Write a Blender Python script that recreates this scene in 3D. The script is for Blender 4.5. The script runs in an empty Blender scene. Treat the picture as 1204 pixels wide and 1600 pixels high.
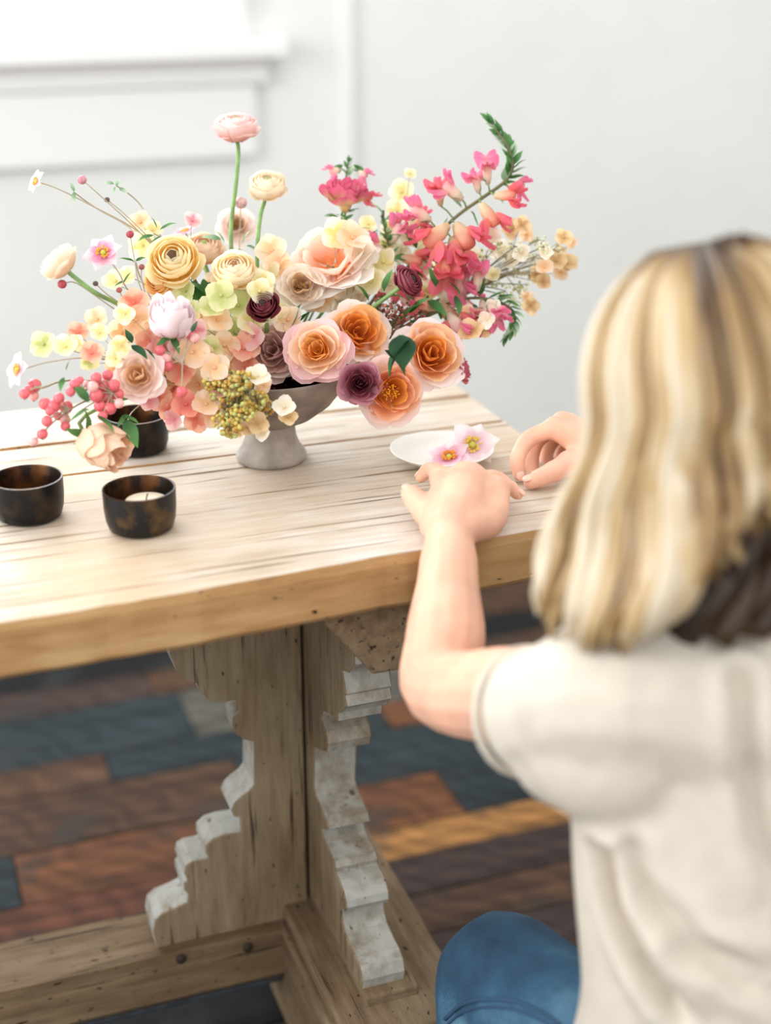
import bpy, bmesh, math, random
from mathutils import Vector, Matrix, Quaternion, noise
random.seed(7)
PI = math.pi
S = bpy.context.scene
COL = S.collection

# ------------------------------------------------------------------ camera, world, light, exposure
F, PITCH, YAW, CH = 2286.0, math.radians(22.5), math.radians(20), 1.376
cd = bpy.data.cameras.new('camera'); cam = bpy.data.objects.new('camera', cd); COL.objects.link(cam)
cam.location = (0, 0, CH); cam.rotation_euler = (PI/2 - PITCH, 0, -YAW)
cd.sensor_fit = 'VERTICAL'; cd.sensor_height = 56; cd.sensor_width = 42.14; cd.lens = 80
cd.clip_start = .05
cd.dof.use_dof = True; cd.dof.focus_distance = 1.655; cd.dof.aperture_fstop = 2.4
S.camera = cam
w = bpy.data.worlds.new('world'); S.world = w; w.use_nodes = True
w.node_tree.nodes['Background'].inputs[0].default_value = (1.0, .995, .98, 1)
w.node_tree.nodes['Background'].inputs[1].default_value = .82
def area(name, loc, target, sx, sy, power, col):
    l = bpy.data.lights.new(name, 'AREA'); l.shape = 'RECTANGLE'; l.size = sx; l.size_y = sy; l.energy = power; l.color = col
    o = bpy.data.objects.new(name, l); COL.objects.link(o); o.location = loc
    o.rotation_euler = (Vector(target) - Vector(loc)).to_track_quat('-Z', 'Y').to_euler(); return o
area('window_daylight', (-.16, 3.55, 1.95), (.3, 1.4, .7), 2.0, 1.9, 60, (.94, .975, 1))
area('side_window_daylight', (-2.4, 1.2, 1.9), (.4, 1.4, .7), 1.6, 1.6, 34, (.97, .98, 1))
S.view_settings.view_transform = 'Standard'; S.view_settings.look = 'None'
S.view_settings.exposure = .92; S.view_settings.gamma = 1; S.view_settings.use_curve_mapping = False

# ------------------------------------------------------------------ helpers
FW = Vector((math.sin(YAW)*math.cos(PITCH), math.cos(YAW)*math.cos(PITCH), -math.sin(PITCH)))
RT = Vector((math.cos(YAW), -math.sin(YAW), 0)); UP = RT.cross(FW); CP = Vector((0, 0, CH))
def ray(x, y): return FW + RT*((x-602)/F) - UP*((y-800)/F)
def at(x, y, D): return CP + ray(x, y)*D
def onz(x, y, z): d = ray(x, y); return CP + d*((z-CH)/d.z)
def face(r, u, t): return (RT*r + UP*u - FW*t).normalized()
R = random.uniform

def lin(c): return tuple((v/255/12.92 if v/255 <= .04045 else ((v/255+.055)/1.055)**2.4) for v in c) + (1,)
MATS = {}
def nodes(name):
    m = bpy.data.materials.new(name); m.use_nodes = True
    return m, m.node_tree, m.node_tree.nodes['Principled BSDF']
def simple(name, c, rough=.6, var=0, scale=20, bump=0, metal=0, spec=.5, stretch=(1, 1, 1), sss=0):
    if name in MATS: return MATS[name]
    m, nt, b = nodes(name); b.inputs['Roughness'].default_value = rough; b.inputs['Metallic'].default_value = metal
    b.inputs['Specular IOR Level'].default_value = spec
    b.inputs['Base Color'].default_value = lin(c)
    if sss:
        b.inputs['Subsurface Weight'].default_value = sss; b.inputs['Subsurface Scale'].default_value = .01
        b.inputs['Subsurface Radius'].default_value = (1, .4, .25)
    if var or bump:
        tc = nt.nodes.new('ShaderNodeTexCoord'); mp = nt.nodes.new('ShaderNodeMapping'); mp.inputs['Scale'].default_value = stretch
        nz = nt.nodes.new('ShaderNodeTexNoise'); nz.inputs['Scale'].default_value = scale; nz.inputs['Detail'].default_value = 6
        nt.links.new(tc.outputs['Object'], mp.inputs[0]); nt.links.new(mp.outputs[0], nz.inputs[0])
        if var:
            rp = nt.nodes.new('ShaderNodeValToRGB'); e = rp.color_ramp.elements
            e[0].position = .35; e[1].position = .65
            e[0].color = lin([max(0, v*(1-var)) for v in c]); e[1].color = lin([min(255, v*(1+var*.6)) for v in c])
            nt.links.new(nz.outputs['Fac'], rp.inputs[0]); nt.links.new(rp.outputs[0], b.inputs['Base Color'])
        if bump:
            bp = nt.nodes.new('ShaderNodeBump'); bp.inputs['Strength'].default_value = bump; bp.inputs['Distance'].default_value = .004
            nt.links.new(nz.outputs['Fac'], bp.inputs['Height']); nt.links.new(bp.outputs[0], b.inputs['Normal'])
    MATS[name] = m; return m
def ramp(nt, stops):
    rp = nt.nodes.new('ShaderNodeValToRGB'); e = rp.color_ramp.elements
    while len(e) < len(stops): e.new(.5)
    for k, (p, c) in enumerate(stops): e[k].position = p; e[k].color = lin(c)
    return rp
def wood(name, stops, axis='X', grain=7, cross=70, crack=(60, 45, 32), crack_amt=.62, speck=0, rough=.75, bump=.5, big=None):
    """aged wood: stretched grain noise, dark cracks and worm specks"""
    m, nt, b = nodes(name); N = nt.nodes.new; L = nt.links.new
    b.inputs['Roughness'].default_value = rough; b.inputs['Specular IOR Level'].default_value = .3
    tc = N('ShaderNodeTexCoord'); mp = N('ShaderNodeMapping'); k = {'X': 0, 'Y': 1, 'Z': 2}[axis]
    sc = [cross]*3; sc[k] = grain; mp.inputs['Scale'].default_value = sc
    L(tc.outputs['Object'], mp.inputs[0])
    n1 = N('ShaderNodeTexNoise'); n1.inputs['Scale'].default_value = 1; n1.inputs['Detail'].default_value = 8; n1.inputs['Roughness'].default_value = .65
    L(mp.outputs[0], n1.inputs[0])
    n2 = N('ShaderNodeTexNoise'); n2.inputs['Scale'].default_value = 5.5; n2.inputs['Detail'].default_value = 4; L(tc.outputs['Object'], n2.inputs[0])
    mixv = N('ShaderNodeMath'); mixv.operation = 'MULTIPLY_ADD'; mixv.inputs[1].default_value = .5
    L(n1.outputs['Fac'], mixv.inputs[0])
    half = N('ShaderNodeMath'); half.operation = 'MULTIPLY'; half.inputs[1].default_value = .5; L(n2.outputs['Fac'], half.inputs[0]); L(half.outputs[0], mixv.inputs[2])
    rp = ramp(nt, stops); L(mixv.outputs[0], rp.inputs[0])
    col = rp.outputs[0]
    # cracks
    mp2 = N('ShaderNodeMapping'); s2 = [cross*1.6]*3; s2[k] = grain*.6; mp2.inputs['Scale'].default_value = s2; mp2.inputs['Location'].default_value = (3, 5, 7)
    L(tc.outputs['Object'], mp2.inputs[0])
    n3 = N('ShaderNodeTexNoise'); n3.inputs['Scale'].default_value = 1; n3.inputs['Detail'].default_value = 3; L(mp2.outputs[0], n3.inputs[0])
    cr = N('ShaderNodeMapRange'); cr.inputs[1].default_value = crack_amt; cr.inputs[2].default_value = crack_amt+.09; L(n3.outputs['Fac'], cr.inputs[0])
    mx = N('ShaderNodeMix'); mx.data_type = 'RGBA'; L(cr.outputs[0], mx.inputs[0]); L(col, mx.inputs[6]); mx.inputs[7].default_value = lin(crack); col = mx.outputs[2]
    hgt = cr.outputs[0]
    if speck:
        mp4 = N('ShaderNodeMapping'); s4 = [150]*3; s4[k] = 70; mp4.inputs['Scale'].default_value = s4; L(tc.outputs['Object'], mp4.inputs[0])
        n4 = N('ShaderNodeTexNoise'); n4.inputs['Scale'].default_value = 1; n4.inputs['Detail'].default_value = 1.5; L(mp4.outputs[0], n4.inputs[0])
        c4 = N('ShaderNodeMapRange'); c4.inputs[1].default_value = speck; c4.inputs[2].default_value = speck+.06; L(n4.outputs['Fac'], c4.inputs[0])
        m4 = N('ShaderNodeMix'); m4.data_type = 'RGBA'; L(c4.outputs[0], m4.inputs[0]); L(col, m4.inputs[6]); m4.inputs[7].default_value = lin((48, 36, 26)); col = m4.outputs[2]
    if big:
        n5 = N('ShaderNodeTexNoise'); n5.inputs['Scale'].default_value = big[0]; n5.inputs['Detail'].default_value = 5; L(tc.outputs['Object'], n5.inputs[0])
        c5 = N('ShaderNodeMapRange'); c5.inputs[1].default_value = big[1]; c5.inputs[2].default_value = big[1]+.16; c5.inputs[4].default_value = big[3]; L(n5.outputs['Fac'], c5.inputs[0])
        m5 = N('ShaderNodeMix'); m5.data_type = 'RGBA'; L(c5.outputs[0], m5.inputs[0]); L(col, m5.inputs[6]); m5.inputs[7].default_value = lin(big[2]); col = m5.outputs[2]
    L(col, b.inputs['Base Color'])
    bp = N('ShaderNodeBump'); bp.inputs['Strength'].default_value = bump; bp.inputs['Distance'].default_value = .003; bp.invert = True
    add = N('ShaderNodeMath'); add.operation = 'ADD'; L(hgt, add.inputs[0]); L(n1.outputs['Fac'], add.inputs[1]); L(add.outputs[0], bp.inputs['Height']); L(bp.outputs[0], b.inputs['Normal'])
    return m

def link(name, me, parent=None, mat=None, M=None):
    o = bpy.data.objects.new(name, me); COL.objects.link(o)
    if parent: o.parent = parent
    if M is not None: o.matrix_local = M
    if mat is not None:
        if me.materials and me.materials[0] is None:
            o.material_slots[0].link = 'OBJECT'; o.material_slots[0].material = mat
        elif not me.materials: me.materials.append(mat)
    return o
def mesh(name, v, f, smooth=True, mats=None, fm=None):
    me = bpy.data.meshes.new(name); me.from_pydata([tuple(p) for p in v], [], f)
    if smooth: me.polygons.foreach_set('use_smooth', [True]*len(me.polygons))
    for m in (mats or []): me.materials.append(m)
    if fm: me.polygons.foreach_set('material_index', fm)
    me.update(); return me
def tag(o, label=None, cat=None, group=None, kind=None):
    if label: o['label'] = label
    if cat: o['category'] = cat
    if group: o['group'] = group
    if kind: o['kind'] = kind
    return o
def thing(name, label, cat, loc=(0, 0, 0), group=None):
    o = bpy.data.objects.new(name, None); COL.objects.link(o); o.location = loc; o.empty_display_size = .02
    return tag(o, label, cat, group)
def box_geo(x0, x1, y0, y1, z0, z1, b=0):
    bm = bmesh.new(); bmesh.ops.create_cube(bm, size=1)
    for v in bm.verts: v.co = Vector(((x0+x1)/2+v.co.x*(x1-x0), (y0+y1)/2+v.co.y*(y1-y0), (z0+z1)/2+v.co.z*(z1-z0)))
    if b: bmesh.ops.bevel(bm, geom=bm.edges[:], offset=b, segments=2, affect='EDGES', profile=.5)
    return bm
def bmobj(name, bm, mat, parent=None, smooth=False):
    me = bpy.data.meshes.new(name); bm.to_mesh(me); bm.free()
    if smooth: me.polygons.foreach_set('use_smooth', [True]*len(me.polygons))
    me.materials.append(mat); o = bpy.data.objects.new(name, me); COL.objects.link(o)
    if parent: o.parent = parent; o.matrix_local = Matrix.Translation(-Vector(parent.location)) if parent.parent is None else Matrix()
    return o
def box(name, x0, x1, y0, y1, z0, z1, mat, parent=None, b=.003): return bmobj(name, box_geo(x0, x1, y0, y1, z0, z1, b), mat, parent)
def tube(path, rad, n=8, cap=True, ex=1.0, fr=None):
    """swept tube; rad scalar or list; returns verts, faces"""
    path = [Vector(p) for p in path]; m = len(path); rad = rad if isinstance(rad, (list, tuple)) else [rad]*m
    v = []; f = []; ref = fr or Vector((.13, .21, 1)).normalized(); prev = None
    for i, p in enumerate(path):
        t = (path[min(i+1, m-1)] - path[max(i-1, 0)]); t = t.normalized() if t.length > 1e-9 else Vector((0, 0, 1))
        a = (prev if prev is not None else ref); a = a - t*a.dot(t)
        if a.length < 1e-4: a = Vector((1, 0, 0)) - t*t.x
        a.normalize(); prev = a; b = t.cross(a)
        for k in range(n):
            an = 2*PI*k/n; v.append(p + a*(math.cos(an)*rad[i]) + b*(math.sin(an)*rad[i]*ex))
    for i in range(m-1):
        for k in range(n): f.append((i*n+k, i*n+(k+1) % n, (i+1)*n+(k+1) % n, (i+1)*n+k))
    if cap: f.append(tuple(range(n-1, -1, -1))); f.append(tuple(range((m-1)*n, m*n)))
    return v, f
def merge(parts):
    V = []; Fc = []
    for v, f in parts:
        o = len(V); V += v; Fc += [tuple(i+o for i in q) for q in f]
    return V, Fc
def bez(p, n=10):
    p = [Vector(q) for q in p]; out = []
    for i in range(n+1):
        t = i/n; q = p[:]
        while len(q) > 1: q = [q[k].lerp(q[k+1], t) for k in range(len(q)-1)]
        out.append(q[0])
    return out
def catmull(p, n=6):
    p = [Vector(q) for q in p]; P = [p[0]*2-p[1]] + p + [p[-1]*2-p[-2]]; out = []
    for i in range(1, len(P)-2):
        for k in range(n):
            t = k/n; a, b, c, d = P[i-1:i+3]
            out.append(.5*((2*b)+(c-a)*t+(2*a-5*b+4*c-d)*t*t+(3*b-a-3*c+d)*t**3))
    out.append(p[-1]); return out
def lathe(prof, n=40):
    v = []; f = []; m = len(prof)
    for r, z in prof:
        for k in range(n): a = 2*PI*k/n; v.append((r*math.cos(a), r*math.sin(a), z))
    for i in range(m-1):
        for k in range(n): f.append((i*n+k, i*n+(k+1) % n, (i+1)*n+(k+1) % n, (i+1)*n+k))
    return v, f
def ico(r, sub=2, sq=(1, 1, 1), c=(0, 0, 0)):
    bm = bmesh.new(); bmesh.ops.create_icosphere(bm, subdivisions=sub, radius=r)
    v = [Vector((p.co.x*sq[0]+c[0], p.co.y*sq[1]+c[1], p.co.z*sq[2]+c[2])) for p in bm.verts]
    bm.verts.index_update(); f = [tuple(x.index for x in q.verts) for q in bm.faces]; bm.free(); return v, f

# ------------------------------------------------------------------ the room
white = simple('white_wall_paint', (232, 234, 231), .7, .015, 3)
trimw = simple('white_trim_paint', (238, 239, 238), .5)
WY = 3.2
def wallbox(parts):
    bm = bmesh.new()
    for a in parts:
        t = box_geo(*a); me = bpy.data.meshes.new('t'); t.to_mesh(me); t.free(); bm.from_mesh(me); bpy.data.meshes.remove(me)
    return bm
wb = bmobj('wall_back', wallbox([(-3, -1.0, WY, WY+.15, 0, 3), (.68, 4.5, WY, WY+.15, 0, 3), (-1.0, .68, WY, WY+.15, 0, 1.1), (-1.0, .68, WY, WY+.15, 2.5, 3)]), white); tag(wb, kind='structure')
wr = box('wall_right', 4.35, 4.5, -2, WY, 0, 3, white, b=0); tag(wr, kind='structure')
t1 = bpy.data.objects.new('trim_1', None); COL.objects.link(t1); tag(t1, kind='structure')
box('window_sill', -1.25, .92, WY-.075, WY, 1.078, 1.115, trimw, t1, .004)
box('apron', -1.2, .885, WY-.03, WY, 1.022, 1.078, trimw, t1, .004)
box('panel_rail', -1.2, .86, WY-.022, WY, .865, 1.02, trimw, t1, .006)
box('side_casing', .68, .80, WY-.028, WY, 1.115, 2.56, trimw, t1, .004)
box('side_casing', .80, .84, WY-.04, WY, 1.115, 2.58, trimw, t1, .006)
t2 = bpy.data.objects.new('trim_2', None); COL.objects.link(t2); tag(t2, kind='structure')
box('batten', 1.05, 1.085, WY-.018, WY, .06, 3, trimw, t2, .004)
bb = box('baseboard_back', -3, 4.35, WY-.02, WY, 0, .06, trimw, b=.004); tag(bb, kind='structure')
wn = bpy.data.objects.new('window_1', None); COL.objects.link(wn); tag(wn, kind='structure')
for a in [(-.94, .60, 1.1, 1.16), (-.94, .60, 2.44, 2.5)]: box('sash_rail', a[0], a[1], WY+.05, WY+.09, a[2], a[3], trimw, wn, .003)
for a in [(-1, -.94, 1.1, 2.5), (.60, .68, 1.1, 2.5), (-.19, -.14, 1.16, 2.44)]: box('sash_stile', a[0], a[1], WY+.05, WY+.09, a[2], a[3], trimw, wn, .003)
for z in (1.6, 2.05): box('muntin', -.94, .60, WY+.055, WY+.085, z, z+.02, trimw, wn, .003)
gm, nt, b = nodes('window_glass'); gm.node_tree.nodes.remove(b)
tr = nt.nodes.new('ShaderNodeBsdfTransparent'); gl = nt.nodes.new('ShaderNodeBsdfGlossy'); gl.inputs['Roughness'].default_value = .02
mx = nt.nodes.new('ShaderNodeMixShader'); mx.inputs[0].default_value = .06
nt.links.new(tr.outputs[0], mx.inputs[1]); nt.links.new(gl.outputs[0], mx.inputs[2]); nt.links.new(mx.outputs[0], nt.nodes['Material Output'].inputs[0])
for x0, x1 in ((-.94, -.19), (-.14, .60)):
    for z0, z1 in ((1.16, 1.6), (1.62, 2.05), (2.07, 2.44)): box('pane', x0, x1, WY+.068, WY+.072, z0, z1, gm, wn, 0)

# floor: reclaimed planks, every board a piece of its own
fb = box('floor', -3, 4.5, -2, WY, -.06, -.012, simple('subfloor_dark', (30, 24, 20), .9), b=0); tag(fb, kind='structure')
fm, nt, b = nodes('reclaimed_plank'); N = nt.nodes.new; L = nt.links.new
b.inputs['Roughness'].default_value = .7; b.inputs['Specular IOR Level'].default_value = .22
oi = N('ShaderNodeObjectInfo'); tc = N('ShaderNodeTexCoord'); mp = N('ShaderNodeMapping'); mp.inputs['Scale'].default_value = (3, 45, 10); L(tc.outputs['Object'], mp.inputs[0])
n1 = N('ShaderNodeTexNoise'); n1.inputs['Scale'].default_value = 1; n1.inputs['Detail'].default_value = 7; L(mp.outputs[0], n1.inputs[0])
wv = N('ShaderNodeTexWave'); wv.bands_direction = 'DIAGONAL'; wv.inputs['Scale'].default_value = 9; wv.inputs['Distortion'].default_value = 9; wv.inputs['Detail'].default_value = 3; L(tc.outputs['Object'], wv.inputs[0])
n2 = N('ShaderNodeTexNoise'); n2.inputs['Scale'].default_value = 7; n2.inputs['Detail'].default_value = 5; L(tc.outputs['Object'], n2.inputs[0])
m1 = N('ShaderNodeMapRange'); m1.inputs[1].default_value = .3; m1.inputs[2].default_value = .7; m1.inputs[3].default_value = .45; m1.inputs[4].default_value = 1.5; L(n1.outputs['Fac'], m1.inputs[0])
m2 = N('ShaderNodeMapRange'); m2.inputs[3].default_value = .72; m2.inputs[4].default_value = 1.15; L(wv.outputs['Fac'], m2.inputs[0])
mm = N('ShaderNodeMath'); mm.operation = 'MULTIPLY'; L(m1.outputs[0], mm.inputs[0]); L(m2.outputs[0], mm.inputs[1])
vm = N('ShaderNodeVectorMath'); vm.operation = 'SCALE'; L(oi.outputs['Color'], vm.inputs[0]); L(mm.outputs[0], vm.inputs['Scale'])
m3 = N('ShaderNodeMapRange'); m3.inputs[1].default_value = .56; m3.inputs[2].default_value = .7; m3.inputs[4].default_value = .55; L(n2.outputs['Fac'], m3.inputs[0])
mx = N('ShaderNodeMix'); mx.data_type = 'RGBA'; L(m3.outputs[0], mx.inputs[0]); L(vm.outputs[0], mx.inputs[6]); mx.inputs[7].default_value = lin((46, 50, 50)); L(mx.outputs[2], b.inputs['Base Color'])
bp = N('ShaderNodeBump'); bp.inputs['Strength'].default_value = .3; bp.inputs['Distance'].default_value = .003; L(n1.outputs['Fac'], bp.inputs['Height']); L(bp.outputs[0], b.inputs['Normal'])
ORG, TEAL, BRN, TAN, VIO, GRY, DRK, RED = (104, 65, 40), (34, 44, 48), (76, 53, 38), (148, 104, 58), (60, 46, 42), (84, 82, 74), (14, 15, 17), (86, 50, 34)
PAL = [ORG, TEAL, BRN, BRN, VIO, GRY, RED, TEAL, VIO]
rows = [-2.0, -1.85, -1.7, -1.55, -1.4, -1.25, -1.1, -.95, -.8, -.65, -.5, -.36, -.22, -.08, .06, .2, .34, .48, .62, .76, .9, 1.04, 1.17, 1.28, 1.40, 1.50, 1.60, 1.69, 1.785, 1.865, 2.0, 2.155, 2.25, 2.42, 2.52, 2.66, 2.82, 3.0, 3.2]
known = {1.28: [(-.6, .33, DRK), (.33, 1.3, VIO)], 1.40: [(-.5, .36, DRK), (.36, .75, VIO), (.75, 1.6, TEAL)], 1.50: [(-.4, .5, DRK), (.5, 1.3, VIO)], 1.60: [(-.4, .55, TEAL), (.55, 1.1, BRN), (1.1, 1.9, BRN)],  # near-black boards by the stretcher: its floor shadow put into the plank colour
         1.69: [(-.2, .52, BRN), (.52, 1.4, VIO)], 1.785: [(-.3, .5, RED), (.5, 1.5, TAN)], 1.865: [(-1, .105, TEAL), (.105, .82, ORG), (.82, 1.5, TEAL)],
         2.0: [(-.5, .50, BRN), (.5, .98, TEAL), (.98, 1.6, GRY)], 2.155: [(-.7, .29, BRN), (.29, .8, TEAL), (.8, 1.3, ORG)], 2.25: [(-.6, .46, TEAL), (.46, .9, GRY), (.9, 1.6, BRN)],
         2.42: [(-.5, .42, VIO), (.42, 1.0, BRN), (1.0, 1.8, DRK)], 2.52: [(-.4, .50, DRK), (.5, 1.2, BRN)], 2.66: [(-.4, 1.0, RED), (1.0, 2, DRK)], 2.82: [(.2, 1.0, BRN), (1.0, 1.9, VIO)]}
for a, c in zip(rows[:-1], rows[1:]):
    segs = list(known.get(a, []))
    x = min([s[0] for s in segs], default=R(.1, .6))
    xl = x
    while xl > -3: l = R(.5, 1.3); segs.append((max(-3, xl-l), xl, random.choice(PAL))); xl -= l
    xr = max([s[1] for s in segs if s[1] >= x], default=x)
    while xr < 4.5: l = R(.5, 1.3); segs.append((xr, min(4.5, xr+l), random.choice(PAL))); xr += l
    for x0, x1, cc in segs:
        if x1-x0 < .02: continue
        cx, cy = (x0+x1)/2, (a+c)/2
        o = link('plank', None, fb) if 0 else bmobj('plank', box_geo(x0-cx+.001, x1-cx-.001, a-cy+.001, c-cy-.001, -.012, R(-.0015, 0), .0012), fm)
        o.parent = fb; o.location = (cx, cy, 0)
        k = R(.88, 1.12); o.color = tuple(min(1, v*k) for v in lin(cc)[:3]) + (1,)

# ------------------------------------------------------------------ trestle table
top_m = wood('bleached_table_top', [(.25, (150, 128, 104)), (.42, (196, 182, 164)), (.58, (218, 211, 202)), (.8, (226, 222, 216))], 'X', 6, 75, (96, 76, 56), .60, 0, .6, .5, big=(2.6, .47, (186, 156, 116), .62))
edge_m = wood('tan_table_edge', [(.3, (124, 88, 52)), (.45, (172, 134, 88)), (.6, (194, 160, 114)), (.8, (206, 180, 140))], 'X', 6, 50, (92, 62, 38), .68, .70, .7, .5)
leg_m = wood('grey_brown_leg_wood', [(.3, (88, 70, 52)), (.46, (126, 108, 84)), (.58, (146, 130, 106)), (.75, (158, 148, 130))], 'Z', 9, 75, (60, 44, 30), .63, .69, .8, .6)
wash_m = wood('whitewashed_leg_edge', [(.34, (112, 94, 70)), (.45, (150, 142, 128)), (.55, (178, 177, 170)), (.75, (190, 194, 194))], 'Z', 25, 40, (96, 82, 64), .66, .73, .8, .5)
base_m = wood('weathered_base_wood', [(.3, (72, 56, 40)), (.48, (112, 92, 68)), (.6, (136, 116, 90)), (.8, (150, 136, 114))], 'X', 8, 70, (50, 36, 24), .64, .68, .8, .6)
foot_m = wood('weathered_foot_wood', [(.3, (78, 62, 46)), (.48, (122, 102, 78)), (.6, (146, 128, 102)), (.8, (160, 148, 126))], 'Y', 8, 70, (50, 36, 24), .64, .68, .8, .6)
blue_m = simple('bluish_bare_edge', (52, 58, 66), .8, .2, 40)
TT = .76
table = thing('trestle_table', 'long antique bleached wood trestle table with carved scroll legs', 'table', (.47, 1.58, 0))
def plank_top(y0f, y1f, zt=TT, zb=.700, x0=-1.25, x1=.758, n=90, seed=0, front=False):
    prof = [(0, .10), (.0, .84), (.003, 1.0), ('e', 1.0), ('f', .9), ('f', .1), ('e', 0), (.005, 0)]
    V = []; Fc = []; fmi = []; m = len(prof)
    for i in range(n+1):
        x = x0+(x1-x0)*i/n; ya = y0f(x)+noise.noise((x*6, seed, 0))*.003+noise.noise((x*25, seed, 3))*.0015*(2 if front else 1); yb = y1f(x)+noise.noise((x*6, seed, 9))*.001
        xo = 0
        for a, t in prof:
            y = ya+a if not isinstance(a, str) else (yb-.003 if a == 'e' else yb)
            z = zb+(zt-zb)*t+(noise.noise((x*5, y*9, seed))*.0012 if t > .95 else 0)
            V.append((x-.47, y-1.58, z))
    for i in range(n):
        for k in range(m):
            Fc.append((i*m+k, (i+1)*m+k, (i+1)*m+(k+1) % m, i*m+(k+1) % m)); fmi.append(0 if k == 2 else 1)
    Fc += [tuple(range(m-1, -1, -1)), tuple(range(n*m, n*m+m))]; fmi += [1, 1]
    me = mesh('tabletop_plank', V, Fc, False, [top_m, edge_m], fmi)
    return link('tabletop_plank', me, table)
plank_top(lambda x: 1.262+.02*max(0, x)+.045*max(0, x)**2, lambda x: 1.6295+.008*x, seed=1, front=True)
plank_top(lambda x: 1.6305+.008*x, lambda x: 1.7455, seed=2, zt=.7595)
plank_top(lambda x: 1.7468, lambda x: 1.893, seed=3, zt=.7605)
def prism(name, prof, plane, lo, hi, parent, m_face, m_edge, b=.002):
    """profile extruded along Y (plane XZ) or X (plane YZ)"""
    n = len(prof); V = []; ox, oy = parent.location.x, parent.location.y
    for t in (lo, hi):
        for p, z in prof: V.append((p-ox, t-oy, z) if plane == 'XZ' else (t-ox, p-oy, z))
    Fc = [tuple(range(n)), tuple(range(2*n-1, n-1, -1))]; fmi = [0, 0]
    for k in range(n): Fc.append((k, n+k, n+(k+1) % n, (k+1) % n)); fmi.append(1)
    bm = bmesh.new(); vs = [bm.verts.new(v) for v in V]
    for q, mi in zip(Fc, fmi): fc = bm.faces.new([vs[i] for i in q]); fc.material_index = mi
    bmesh.ops.recalc_face_normals(bm, faces=bm.faces[:])
    es = [e for e in bm.edges if {f.material_index for f in e.link_faces} == {0, 1}]
    if b: bmesh.ops.bevel(bm, geom=es, offset=b, segments=2, affect='EDGES', profile=.5, clamp_overlap=True)
    bmesh.ops.triangulate(bm, faces=[f for f in bm.faces if len(f.verts) > 4])
    me = bpy.data.meshes.new(name); bm.to_mesh(me); bm.free(); me.materials.append(m_face); me.materials.append(m_edge)
    return link(name, me, parent)
fr = [(1.318, .70), (1.318, .622), (1.338, .602), (1.36, .594), (1.347, .571), (1.352, .566), (1.345, .556), (1.357, .546), (1.364, .538), (1.378, .530), (1.380, .518), (1.410, .512), (1.436, .500), (1.442, .488), (1.425, .478), (1.418, .466), (1.424, .452), (1.448, .440), (1.473, .430),
      (1.478, .368), (1.470, .362), (1.448, .356), (1.428, .351), (1.423, .343), (1.430, .338), (1.452, .326), (1.436, .318), (1.418, .314), (1.400, .312), (1.395, .306), (1.397, .300), (1.380, .298), (1.366, .293), (1.357, .285), (1.355, .276), (1.360, .268), (1.378, .262), (1.374, .256),
      (1.372, .245), (1.362, .236), (1.342, .232), (1.320, .230), (1.306, .224), (1.300, .212), (1.302, .198)]
slab = fr + [(max(1.58, 3.04-y), z) for y, z in reversed(fr)]
prism('carved_leg_slab', slab, 'YZ', .443, .499, table, leg_m, wash_m)
def bk(x, y): d = ray(x, y); p = CP+d*(1.5/d.y); return (p.x, p.z)
pts = [(265, 1012), (266, 1024), (271, 1034), (276, 1050), (286, 1062), (298, 1068), (308, 1068), (311, 1078), (320, 1091), (332, 1098), (350, 1098), (368, 1094), (370, 1103), (376, 1112), (364, 1122), (363, 1135), (368, 1147), (379, 1156), (397, 1160), (397, 1226),
       (390, 1236), (376, 1246), (366, 1256), (361, 1267), (366, 1277), (375, 1277), (376, 1301), (352, 1305), (334, 1311), (322, 1322), (322, 1334), (326, 1341), (318, 1344), (300, 1347), (290, 1354), (288, 1366), (293, 1376), (288, 1380), (288, 1392), (294, 1398), (293, 1410), (276, 1419), (254, 1428), (243, 1438), (240, 1456), (245, 1479)]
bp_ = [(.4385, .70), bk(263, 985)[:1]+(.70,)] + [bk(*p) for p in pts] + [(.232, .165), (.4385, .163)]
bp_[-2] = (bk(245, 1479)[0], .163)
prism('carved_bracket', bp_, 'XZ', 1.50, 1.556, table, leg_m, wash_m)
# stretcher with pegs
st = [(1.485, .163), (1.485, .092), (1.497, .078), (1.575, .078), (1.585, .088), (1.585, .155), (1.578, .163)]
prism('stretcher', st, 'YZ', -1.2, .4445, table, base_m, base_m, b=0)
box('stretcher_lip', -1.2, .40, 1.494, 1.575, .070, .0785, blue_m, table, .003)
peg_m = simple('dark_peg', (52, 40, 30), .8)
for x, y in ((283, 1498), (387, 1480)):
    d = ray(x, y); p = CP+d*(1.484/d.y); v, f = tube([(p.x-.47, -.098, p.z), (p.x-.47, -.0935, p.z)], .0065, 12)
    link('peg', mesh('peg', v, f), table, peg_m)
# sled foot, running front to back
for nm, x0, x1, y0, y1, z0, z1 in (('foot_cap', .405, .565, 1.235, 1.70, .166, .186), ('foot_cap', .398, .572, 1.228, 1.71, .150, .164), ('foot_beam', .402, .568, 1.245, 1.70, .0, .149)):
    box(nm, x0, x1, y0, y1, z0, z1, foot_m, table, .004)
box('foot_block', .443, .51, 1.285, 1.72, .184, .199, foot_m, table, .003)
# cross beam under the top with a chamfered nose
prism('cross_batten', [(.402, .70), (.410, .680), (.462, .612), (.560, .612), (.560, .70)], 'XZ', 1.306, 1.85, table, foot_m, base_m, .004)
# the far trestle, mostly beyond the picture
prism('carved_leg_slab', slab, 'YZ', -.95, -.894, table, leg_m, wash_m)
box('foot_beam', -1.0, -.85, 1.245, 1.92, .0, .186, foot_m, table, .004)
box('foot_block', -.96, -.885, 1.285, 1.88, .184, .199, foot_m, table, .003)

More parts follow.
